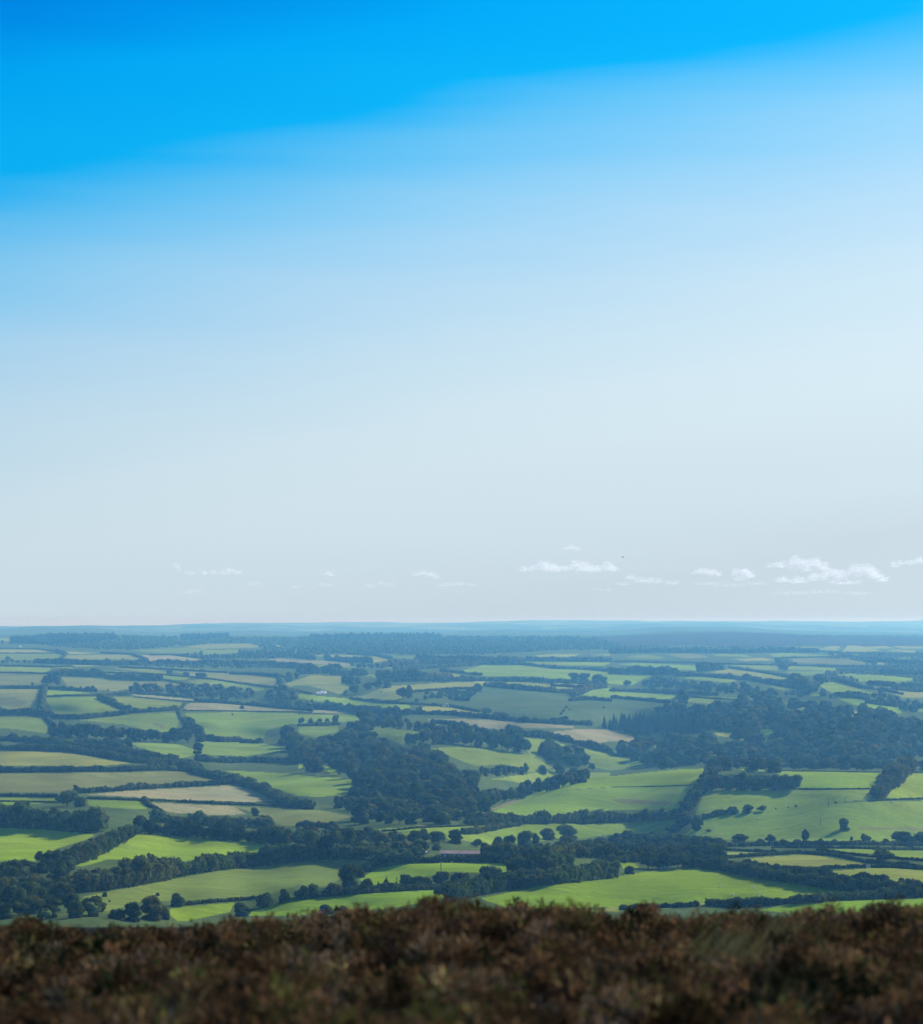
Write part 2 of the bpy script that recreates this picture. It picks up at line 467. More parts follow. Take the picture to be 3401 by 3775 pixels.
# ------------------------------------------------------------------ mesh building
def mk_mesh(name, V, T=None, Q=None, tint=None, mat=None, smooth=False, mats=None, mi=None):
    me = bpy.data.meshes.new(name)
    V = np.asarray(V, np.float32)
    nT = 0 if T is None else len(T)
    nQ = 0 if Q is None else len(Q)
    me.vertices.add(len(V))
    me.vertices.foreach_set('co', V.ravel())
    me.loops.add(nT * 3 + nQ * 4)
    li, ls, lt = [], [], []
    if nT:
        li.append(np.asarray(T).ravel()); ls.append(np.arange(nT) * 3); lt.append(np.full(nT, 3))
    if nQ:
        li.append(np.asarray(Q).ravel()); ls.append(nT * 3 + np.arange(nQ) * 4); lt.append(np.full(nQ, 4))
    me.loops.foreach_set('vertex_index', np.concatenate(li).astype(np.int32))
    me.polygons.add(nT + nQ)
    me.polygons.foreach_set('loop_start', np.concatenate(ls).astype(np.int32))
    me.polygons.foreach_set('loop_total', np.concatenate(lt).astype(np.int32))
    if smooth:
        me.polygons.foreach_set('use_smooth', np.ones(nT + nQ, bool))
    if mats:
        for m in mats: me.materials.append(m)
        if mi is not None: me.polygons.foreach_set('material_index', np.asarray(mi, np.int32))
    elif mat: me.materials.append(mat)
    me.update(calc_edges=True)
    if tint is not None:
        a = me.attributes.new('tint', 'FLOAT_COLOR', 'FACE')
        c = np.ones((nT + nQ, 4), np.float32); c[:, :tint.shape[1]] = tint
        a.data.foreach_set('color', c.ravel())
    return me
def link(name, me, parent=None, label=None, cat=None, group=None, kind=None, loc=None):
    o = bpy.data.objects.new(name, me)
    COL.objects.link(o)
    if parent is not None: o.parent = parent
    if loc is not None: o.location = loc
    tag(o, label, cat, group, kind)
    return o
def tag(o, label=None, cat=None, group=None, kind=None):
    for k, v in (('label', label), ('category', cat), ('group', group), ('kind', kind)):
        if v: o[k] = v

# ------------------------------------------------------------------ ground sheets
FIELDC = {'b': (.195, .31, .02), 'm': (.178, .265, .032), 'p': (.25, .30, .055), 't': (.27, .275, .13), 'o': (.185, .22, .058), 'd': (.085, .13, .045), 'k': (.165, .18, .062), 'q': (.175, .24, .045)}  # d: shade of the slope under grazing light is put into its green
FIELDL = {'b': 'bright green grass field', 'm': 'mid green grazing field', 'p': 'pale yellowish grass field', 't': 'tan stubble field', 'o': 'olive rough grazing field', 'd': 'green field on a steep slope, coloured darker for its grazing light', 'q': 'wide dull green grazing field', 'k': 'brownish patch of rushes in a green field'}
us = np.concatenate([np.arange(-1400, 0, 50), np.arange(0, 3402, 4.0), np.arange(3410, 4800, 50)])
vv = np.concatenate([np.linspace(0, 1, 26)[:-1] * 40, np.arange(2324, 2480, 1.6), np.arange(2480, 3428, 3.2)])
nfar = 25
UU, VV = np.meshgrid(us, vv)
topl = interp(TOP, UU) + 2.2 * np.sin(UU / 210) + 1.3 * np.sin(UU / 83 + 1) + .6 * np.sin(UU / 29)
q = np.linspace(0, 1, 26)[:-1][:, None]
VV[:nfar] = topl[:nfar] * (1 - q) + 2324 * q
GP = ground(UU, VV).reshape(-1, 3)
nr, nc = UU.shape
idx = np.arange(nr * nc).reshape(nr, nc)
QF = np.stack([idx[1:, :-1], idx[1:, 1:], idx[:-1, 1:], idx[:-1, :-1]], -1).reshape(-1, 4)
fu = (UU[:-1, :-1] + UU[1:, 1:]).ravel() / 2
fv = (VV[:-1, :-1] + VV[1:, :-1]).ravel() / 2
def inside(poly, x, y):
    c = np.zeros(len(x), bool)
    n = len(poly)
    for i in range(n):
        x1, y1 = poly[i]; x2, y2 = poly[i - 1]
        if y1 == y2: continue
        hit = ((y1 > y) != (y2 > y)) & (x < (x2 - x1) * (y - y1) / (y2 - y1) + x1)
        c ^= hit
    return c
fid = np.full(len(QF), -1)
FL = []
for ln in FIELDS.strip().splitlines():
    c, k, pts = ln.split('|')
    poly = []
    cc = c
    for w in pts.split():
        if w in CROP: cc = w; continue
        x, y = w.split(',')
        poly.append(src(cc, [(float(x), float(y))])[0])
    poly = np.array(poly)
    if len(poly) < 3: continue
    # fields cut by the picture's edge go on beyond it
    x = poly[:, 0]
    poly[x <= 3, 0] = -260
    poly[x >= 3396, 0] = 3660
    box = (fu > poly[:, 0].min() - 5) & (fu < poly[:, 0].max() + 5) & (fv > poly[:, 1].min() - 5) & (fv < poly[:, 1].max() + 5)
    ii = np.nonzero(box)[0]
    hit = ii[inside(poly, fu[ii], fv[ii])]
    fid[hit] = len(FL)
    FL.append((k, poly))
GD = GP[QF[:, 0], 1]
rdg = interp(RIDGE, fu)
moor = (fid < 0) & (((fu > 2180) & (fv < 2383 + 4 * np.sin(fu / 70)) & (fv > rdg - 1)))
fid[moor] = -2
fid[(fid == -1) & (GD > 10500)] = -3
def sub(name, mask, mat, **k):
    f = QF[mask]
    u, inv = np.unique(f.ravel(), return_inverse=True)
    return link(name, mk_mesh(name, GP[u], Q=inv.reshape(-1, 4), mat=mat, smooth=True), **k)
sub('ground', fid == -1, M['ground'], label='rough ground and scrub between the fields', kind='structure')
sub('moor', fid == -2, M['moor'], label='purple brown moor on the skyline ridge', kind='structure')
sub('hills', fid == -3, M['far'], label='pale blue hills along the horizon', kind='structure')
for i, (k, poly) in enumerate(FL):
    if (fid == i).any():
        o = sub('field', fid == i, M['field'], label=FIELDL[k], kind='structure')
        c = np.array(FIELDC[k]) * rng.uniform(.9, 1.1) * rng.uniform(.96, 1.04, 3)
        o.color = (*c, {'t': .72, 'b': .93, 'p': .88}.get(k, .95))
# the hilltop underfoot, running down to the first fields
HC = [(-3000, 1837), (0, 1837), (300, 1835), (450, 1821), (700, 1807), (900, 1795), (1100, 1799), (1300, 1811), (1820, 1799), (5000, 1803)]
HD = [(-3000, 1837), (0, 1833), (60, 1821), (130, 1835), (200, 1837), (270, 1829), (340, 1841), (420, 1818), (470, 1827), (560, 1817), (640, 1815), (700, 1801), (760, 1803), (800, 1797), (860, 1775), (940, 1776), (980, 1805), (1030, 1779), (1080, 1787), (1120, 1805), (1180, 1815), (1240, 1801), (1290, 1807), (1340, 1821), (1400, 1811), (1470, 1805), (1560, 1809), (1640, 1805), (1700, 1789), (1760, 1791), (1820, 1797), (5000, 1803)]
def hill(x, y):
    x = np.asarray(x, float); y = np.asarray(y, float)
    yy = np.maximum(y, 0)
    d = 1.65 + .016 * y + .00325 * yy * yy
    far = 1.65 + .016 * 36 + .00325 * 36 * 36 + (y - 36) * .1605
    d = np.where(y > 36, far, d)
    u = 910 + x / np.maximum(y, 6) * 3770
    d = d + (interp(HC, u) - 1768) / 3770 * np.minimum(np.maximum(y, 0), 40) * np.clip(1 - (y - 40) / 60, 0, 1)
    d = d + .05 * np.sin(x * 1.9 + y * .7) * np.clip(1 - y / 200, 0, 1) + .04 * np.sin(y * 2.3 - x * .8) * np.clip(1 - y / 200, 0, 1)
    return -d
hy = np.concatenate([np.arange(-12, 40, .4), np.geomspace(40, dist(1700, 3426) + 3, 40)])
hs = np.concatenate([np.linspace(-1, -.25, 20)[:-1], np.linspace(-.25, .25, 60), np.linspace(.25, 1, 20)[1:]])
HX = hs[None, :] * (30 + .42 * np.maximum(hy, 0))[:, None]
HY = np.repeat(hy[:, None], len(hs), 1)
HP = np.stack([HX, HY, hill(HX, HY)], -1).reshape(-1, 3)
ix = np.arange(len(hy) * len(hs)).reshape(len(hy), len(hs))
HQ = np.stack([ix[:-1, :-1], ix[:-1, 1:], ix[1:, 1:], ix[1:, :-1]], -1).reshape(-1, 4)
link('hilltop', mk_mesh('hilltop', HP, Q=HQ, mat=M['peat'], smooth=True), label='dark peaty hilltop under the heather', kind='structure')

# ------------------------------------------------------------------ foliage pieces
def ico(sub):
    bm = bmesh.new()
    bmesh.ops.create_icosphere(bm, subdivisions=sub, radius=1)
    v = np.array([x.co[:] for x in bm.verts]); f = np.array([[q.index for q in p.verts] for p in bm.faces])
    bm.free()
    return v, f
ICO = {k: ico(k) for k in (1, 2, 3)}
def lump(sub, jit, r):
    v, f = ICO[sub]
    v = v * (1 + r.uniform(-jit, jit, (len(v), 1))) + r.normal(0, jit * .25, v.shape)
    return v, f, None
def leafy(n, size, r, low=-.75):
    """a clump of n leaf sprays round a dark core"""
    p = r.normal(size=(n * 2, 3)); p /= np.linalg.norm(p, axis=1)[:, None]
    p = p[p[:, 2] > low][:n]
    n = len(p)
    c = p * r.uniform(.72, 1.08, (n, 1))
    nn = p + r.normal(0, .55, (n, 3)); nn /= np.linalg.norm(nn, axis=1)[:, None]
    a = np.cross(nn, r.normal(size=(n, 3))); a /= np.linalg.norm(a, axis=1)[:, None]
    b = np.cross(nn, a)
    s = size * r.uniform(.6, 1.3, (n, 1))
    q = np.stack([c - a * s - b * s * .4, c + a * s * .2 - b * s * .8, c + a * s * 1.1 + b * s * .3, c - a * s * .1 + b * s * .9], 1).reshape(-1, 3)
    v, f = ICO[1]
    core = v * .8 * (1 + r.uniform(-.1, .1, (len(v), 1)))
    V = np.vstack([core, q])
    return V, f, np.arange(n * 4).reshape(-1, 4) + len(core)
PR = np.random.default_rng(3)
P_TINY = [lump(1, .3, PR) for _ in range(5)]
P_LOW = [lump(2, .24, PR) for _ in range(6)]
P_MID = [leafy(46, .34, PR) for _ in range(6)]
P_HI = [leafy(110, .24, PR) for _ in range(6)]
P_TOP = [leafy(210, .17, PR) for _ in range(6)]
class Heap:
    """collects scaled copies of foliage pieces into one mesh"""
    def __init__(s): s.V, s.T, s.Q, s.cT, s.cQ, s.n = [], [], [], [], [], 0
    def add(s, proto, C, S, rot, tint):
        v, t, q = proto
        m, k = len(C), len(v)
        if m == 0: return
        ca, sa = np.cos(rot)[:, None], np.sin(rot)[:, None]
        x = v[None, :, 0] * S[:, None, 0]; y = v[None, :, 1] * S[:, None, 1]; z = v[None, :, 2] * S[:, None, 2]
        P = np.stack([x * ca - y * sa, x * sa + y * ca, z], -1) + C[:, None, :]
        s.V.append(P.reshape(-1, 3))
        off = s.n + np.arange(m)[:, None, None] * k
        s.T.append((t[None] + off).reshape(-1, 3)); s.cT.append(np.repeat(tint, len(t), 0))
        if q is not None:
            s.Q.append((q[None] + off).reshape(-1, 4)); s.cQ.append(np.repeat(tint, len(q), 0))
        s.n += m * k
    def spread(s, protos, C, S, r, tint):
        C, S = np.asarray(C, float), np.asarray(S, float)
        w = r.integers(0, len(protos), len(C)); rot = r.uniform(0, 6.28, len(C))
        for i, p in enumerate(protos):
            m = w == i
            s.add(p, C[m], S[m], rot[m], tint[m])
    def raw(s, V, T, tint):
        s.V.append(V); s.T.append(T + s.n); s.cT.append(np.tile(tint, (len(T), 1))); s.n += len(V)
    def mesh(s, name, mat, origin=None):
        V = np.vstack(s.V)
        if origin is not None: V = V - origin
        T = np.vstack(s.T); Q = np.vstack(s.Q) if s.Q else None
        c = np.vstack(s.cT + s.cQ)
        return mk_mesh(name, V, T, Q, tint=c, mat=mat)
def tube(path, rad, k=6):
    path = np.asarray(path, float); V, T = [], []
    for i, (p, r) in enumerate(zip(path, rad)):
        d = path[min(i + 1, len(path) - 1)] - path[max(i - 1, 0)]; d /= np.linalg.norm(d)
        a = np.cross(d, (1, .13, .05)); a /= np.linalg.norm(a); b = np.cross(d, a)
        for j in range(k):
            w = 2 * math.pi * j / k
            V.append(p + r * (a * math.cos(w) + b * math.sin(w)))
    for i in range(len(path) - 1):
        for j in range(k):
            a, b = i * k + j, i * k + (j + 1) % k
            T += [(a, b, b + k), (a, b + k, a + k)]
    return np.array(V), np.array(T)

def pick(px):      # how finely a clump of that radius (in picture rows of the source) is modelled
    return P_TINY if px < 6 else P_LOW if px < 11 else P_MID if px < 20 else P_HI

# ------------------------------------------------------------------ hedges
def resample(p, step):
    d = np.r_[0, np.cumsum(np.linalg.norm(np.diff(p, axis=0), axis=1))]
    n = max(2, int(d[-1] / step) + 1)
    s = np.linspace(0, d[-1], n)
    return np.stack([np.interp(s, d, p[:, k]) for k in range(p.shape[1])], -1)
def hedge(c, h, style, label, pts):
    P = src(c, parse(pts))
    # a line cut by the picture's edge goes on beyond it
    if P[0, 0] <= 3: P[0, 0] = -160
    if P[-1, 0] >= 3396: P[-1, 0] = 3560
    r = np.random.default_rng(abs(hash(pts)) % 1000 if False else sum(ord(q) * (i % 17 + 1) for i, q in enumerate(pts)) % 99991)
    hs_ = h * KS
    fine = resample(P, 4.0)
    g = ground(fine[:, 0], fine[:, 1])
    hm = float(np.median(hs_ * g[:, 1] / FPX))
    kind = 1 if style in 'tT' else 0
    g = resample(g, hm * (.36 if not kind else .4))
    g[:, 1] += .42 * hm
    n = len(g)
    hh = hm * (1 + .16 * np.interp(np.arange(n), np.arange(0, n + 9, 4), r.normal(size=len(np.arange(0, n + 9, 4))))) * r.uniform(.86, 1.14, n)
    hh = np.maximum(hh, hm * .5)
    px = hs_ * .5
    tint0 = r.uniform(.25, .75)
    def tints(m): return np.stack([np.clip(r.normal(tint0, .2, m), 0, 1), np.clip(r.uniform(-.9, .5, m), 0, 1), np.zeros(m)], -1)
    hp = Heap()
    w = hh * (.5 if not kind else .42) * r.uniform(.85, 1.15, n)
    C = g + np.stack([r.normal(0, .12, n) * hm, r.normal(0, .12, n) * hm, hh * .42], -1)
    hp.spread(pick(px), C, np.stack([w, w, hh * .56], -1), r, tints(n))
    m = int(n * (1.1 if not kind else 1.8))
    k = r.integers(0, n, m)
    C = g[k] + np.stack([r.normal(0, .3, m) * hm, r.normal(0, .3, m) * hm, hh[k] * r.uniform(.45, .86, m)], -1)
    w = hh[k] * r.uniform(.17, .3, m)
    hp.spread(pick(px * .5), C, np.stack([w, w, w * r.uniform(.8, 1.15, m)], -1), r, tints(m))
    o = g[n // 2]
    nm = 'tree_belt' if style == 'T' else 'hedge'
    mat = {'h': M['hedge'], 't': M['hedge'], 'T': M['leaf'], 'y': M['pale_leaf']}[style]
    link(nm, hp.mesh(nm, mat, o), label=label, cat='tree belt' if style == 'T' else 'hedge', loc=tuple(o), group='hedges and tree belts between the fields')

# ------------------------------------------------------------------ trees
def tree_parts(kind, seed, simple=False):
    r = np.random.default_rng(seed)
    hp = Heap(); tk = Heap()
    fat = 1.0
    z3 = np.zeros(3)
    if kind in ('broad', 'tall', 'bush'):
        top = {'broad': .54, 'tall': .54, 'bush': .46}[kind]; rx = {'broad': .46, 'tall': .27, 'bush': .52}[kind]; rz = {'broad': .46, 'tall': .46, 'bush': .5}[kind]
        nl = {'broad': 13, 'tall': 11, 'bush': 9}[kind]
        rx *= r.uniform(.85, 1.15); top *= r.uniform(.92, 1.08)
        if simple: nl = 7; fat = 1.4
        p = r.normal(size=(nl, 3)); p /= np.linalg.norm(p, axis=1)[:, None]
        rad = r.uniform(.45, 1.0, (nl, 1)) ** .5
        c = p * rad * np.array([rx, rx, rz]) * .66 + r.normal(0, .03, (nl, 3)) + r.normal(0, 1, 3) * np.array([.05, .05, 0]) + np.array([0, 0, top])
        s = fat * r.uniform(.13, .23, nl) * (1.05 if kind == 'broad' else .85 if kind == 'tall' else 1.15)
        c = np.vstack([c, [[r.normal(0, .04), r.normal(0, .04), top]]]); s = np.r_[s, rx * .62]
        if kind == 'bush' or seed % 2:
            nk = 6; w0 = r.uniform(0, 6.28)
            a = w0 + np.arange(nk) * 6.28 / nk
            c = np.vstack([c, np.stack([np.cos(a) * rx * .5, np.sin(a) * rx * .5, r.uniform(.08, .2, nk)], -1)]); s = np.r_[s, r.uniform(.13, .19, nk)]
            nl += nk
            c = np.vstack([c[:nl - nk], c[nl - nk + 1:], c[nl - nk:nl - nk + 1]]); s = np.r_[s[:nl - nk], s[nl - nk + 1:], s[nl - nk:nl - nk + 1]]
        t = np.stack([np.clip(r.normal(.5, .22, nl + 1), 0, 1), np.clip(r.uniform(-.9, .35, nl + 1), 0, 1), np.zeros(nl + 1)], -1)
        S = np.stack([s, s, s * r.uniform(.75, 1.0, nl + 1)], -1)
        S[-1, 2] = rz * .72
        hp.spread(P_LOW if simple else P_TOP if kind != 'tall' else P_HI, c, S, r, t)
        tr = np.array([(0, 0, -.03), (r.normal(0, .015), r.normal(0, .015), .2), (r.normal(0, .03), r.normal(0, .03), top)])
        tk.raw(*tube(tr, [.034, .026, .012]), z3)
        for q in c[:5]:
            m = tr[1] * .5 + tr[2] * .5
            tk.raw(*tube([m * .8, (m + q) / 2, q], [.014, .01, .005], 4), z3)
    elif kind == 'conifer':
        n = 9
        for i in range(n):
            f = i / (n - 1)
            zc = .12 + .8 * f
            ra = (.17 * (1 - f) + .025)
            m = max(3, int(7 * (1 - f) + 2))
            a = r.uniform(0, 6.28) + np.arange(m) * 6.28 / m
            c = np.stack([np.cos(a) * ra * .6, np.sin(a) * ra * .6, zc + r.normal(0, .02, m)], -1)
            s = ra * .55 * r.uniform(.8, 1.2, m)
            t = np.stack([np.clip(r.normal(.5, .2, m), 0, 1), np.zeros(m), np.zeros(m)], -1)
            hp.spread(P_LOW if simple else P_MID, c, np.stack([s, s, s * 1.5], -1), r, t)
        tk.raw(*tube([(0, 0, -.03), (0, 0, .5), (0, 0, .97)], [.02, .014, .004]), z3)
    return hp, tk
PROTO = {}
for kind, nv in (('broad', 8), ('tall', 3), ('bush', 5), ('conifer', 4)):
    L = []
    for i in range(nv):
        hp, tk = tree_parts(kind, 100 + i * 13 + len(kind))
        mt = M['needle'] if kind == 'conifer' else M['leaf']
        cm = hp.mesh('crown', mt); tm = tk.mesh('trunk', M['bark'])
        hp.raw(np.vstack(tk.V), np.vstack(tk.T), np.zeros(3))
        both = hp.mesh(kind + '_tree', mt)
        lo, lt = tree_parts(kind, 100 + i * 13 + len(kind), True)
        L.append((cm, tm, both, lo))
    PROTO[kind] = L
NAMES = {'broad': ('broadleaf_tree', 'tree'), 'tall': ('slender_tree', 'tree'), 'bush': ('bush', 'bush'), 'conifer': ('conifer_tree', 'conifer')}
QUEUE = []       # every tree: (kind, u, v, height in source px, width factor, label, group, parts?)
def lone(c, kind, x, y, h, label, wf=1.0):
    u, v = src(c, [(x, y)])[0]
    QUEUE.append((kind, u, v, h * KS, wf, label, None, h >= 55))
def row(c, kind, h, gap, label, group, pts, jit=.15, wf=1.0, even=1.0):
    P = resample(src(c, parse(pts)), gap * KS)
    for u, v in P:
        QUEUE.append((kind, u + rng.normal(0, jit) * gap * KS * .6, v + rng.normal(0, .5), h * KS * (1 + even * rng.uniform(-.18, .12)), wf * rng.uniform(.9, 1.15), label, group, False))
def wood(c, kind, h, gx, gy, label, group, pts, mask=True):
    poly = []
    cc = c
    for w in pts.split():
        if w in CROP: cc = w; continue
        x, y = w.split(','); poly.append(src(cc, [(float(x), float(y))])[0])
    poly = np.array(poly)
    poly[poly[:, 0] >= 3396, 0] = 3500
    poly[poly[:, 0] <= 3, 0] = -80
    y = poly[:, 1].min(); k = 0
    while y < poly[:, 1].max():
        x = np.arange(poly[:, 0].min() + (k % 2) * gx * KS / 2, poly[:, 0].max(), gx * KS)
        x = x + rng.normal(0, gx * KS * .22, len(x)); yy = y + rng.normal(0, gy * KS * .25, len(x))
        hv = h * KS * (rng.uniform(.8, 1.12, len(x)) if kind == 'conifer' else rng.uniform(.62, 1.28, len(x)))
        ok = inside(poly, x, yy)
        if mask:
            for kf, fp in FL:
                ok &= ~inside(fp, x, yy)
                for dx, dy in ((0, .95), (0, .55), (.3, .6), (-.3, .6)):
                    ok &= ~inside(fp, x + dx * hv, yy - dy * hv)
        for u, v, ht in zip(x[ok], yy[ok], hv[ok]):
            QUEUE.append((kind, u, v, ht, rng.uniform(.7, .95) if kind == 'conifer' else rng.uniform(.9, 1.35), label, group, False))
        y += gy * KS; k += 1
def plant_all():
    by = {}
    for q in QUEUE: by.setdefault(NAMES[q[0]][0], []).append(q)
    rest = {}
    for nm, L in by.items():
        # the ones that show largest become objects of their own
        L.sort(key=lambda q: (q[6] is not None, -q[3]))
        keep, other = L[:LIMIT], L[LIMIT:]
        for kind, u, v, hpx, wf, label, group, parts in keep:
            g = ground(u, v); hm = float(hpx * g[1] / FPX)
            cm, tm, both, lo = PROTO[kind][rng.integers(0, len(PROTO[kind]))]
            rz = rng.uniform(0, 6.28); s = (hm * wf, hm * wf, hm)
            loc = (float(g[0]), float(g[1]), float(g[2]) - .02 * hm)
            if parts:
                e = link(nm, None, loc=loc, label=label, cat=NAMES[kind][1], group=group)
                e.rotation_euler.z = rz; e.scale = s
                link('trunk', tm, e); link('crown', cm, e)
            else:
                o = link(nm, both, loc=loc, label=label, cat=NAMES[kind][1], group=group)
                o.rotation_euler.z = rz; o.scale = s
        for q in other: rest.setdefault(q[6] or 'scattered trees', []).append(q)
    for grp, L in rest.items():
        hp = Heap()
        for kind, u, v, hpx, wf, label, group, parts in L:
            g = ground(u, v); hm = float(hpx * g[1] / FPX)
            lo = PROTO[kind][rng.integers(0, len(PROTO[kind]))][3]
            V = np.vstack(lo.V); T = np.vstack(lo.T); ct = np.vstack(lo.cT)
            a = rng.uniform(0, 6.28); ca, sa = math.cos(a), math.sin(a)
            x, y = V[:, 0] * hm * wf, V[:, 1] * hm * wf
            hp.V.append(np.stack([x * ca - y * sa + g[0], x * sa + y * ca + g[1], V[:, 2] * hm + g[2]], -1))
            hp.T.append(T + hp.n); hp.n += len(V)
            dt = rng.normal(0, .26); ru = max(0, rng.uniform(-2.2, .6))
            cc = ct.copy(); cc[:, 0] = np.clip(cc[:, 0] + dt, 0, 1); cc[:, 1] = np.clip(cc[:, 1] + ru, 0, 1)
            hp.cT.append(cc)
        link('woodland', hp.mesh('woodland', M['needle'] if L[0][0] == 'conifer' else M['leaf']), label=L[0][5], kind='stuff')
def forest(c, h, gx, gy, conif, label, pts):
    """far-off woodland that reads as one mass"""
    poly = src(c, parse(pts))
    poly[poly[:, 0] <= 3, 0] = -300
    poly[poly[:, 0] >= 3396, 0] = 3700
    C, S = [], []
    y = poly[:, 1].min()
    while y <= poly[:, 1].max():
        x = np.arange(poly[:, 0].min(), poly[:, 0].max(), gx * KS); x = x + rng.normal(0, gx * KS * .3, len(x))
        yy = y + rng.normal(0, gy * KS * .3, len(x))
        ok = inside(poly, x, yy)
        for kf, fp in FL: ok &= ~inside(fp, x, yy) & ~inside(fp, x, yy - h * KS * .7)
        g = ground(x[ok], yy[ok]); n = len(g)
        hh = h * KS * g[:, 1] / FPX * rng.uniform(.6, 1.25, n)
        if n:
            C.append(g + np.stack([0 * hh, 0 * hh, hh * .45], -1))
            w = hh * (.26 if conif else .5) * rng.uniform(.8, 1.2, n)
            S.append(np.stack([w, w, hh * .55], -1))
        y += gy * KS
    C, S = np.vstack(C), np.vstack(S)
    n = len(C)
    t = np.stack([np.clip(rng.normal(.5, .25, n), 0, 1), np.clip(rng.uniform(-1.5, .5, n), 0, 1), np.zeros(n)], -1)
    hp = Heap(); hp.spread(P_TINY if h < 22 else P_LOW, C, S, rng, t)
    link('woodland', hp.mesh('woodland', M['needle'] if conif else M['leaf']), label=label, kind='stuff')

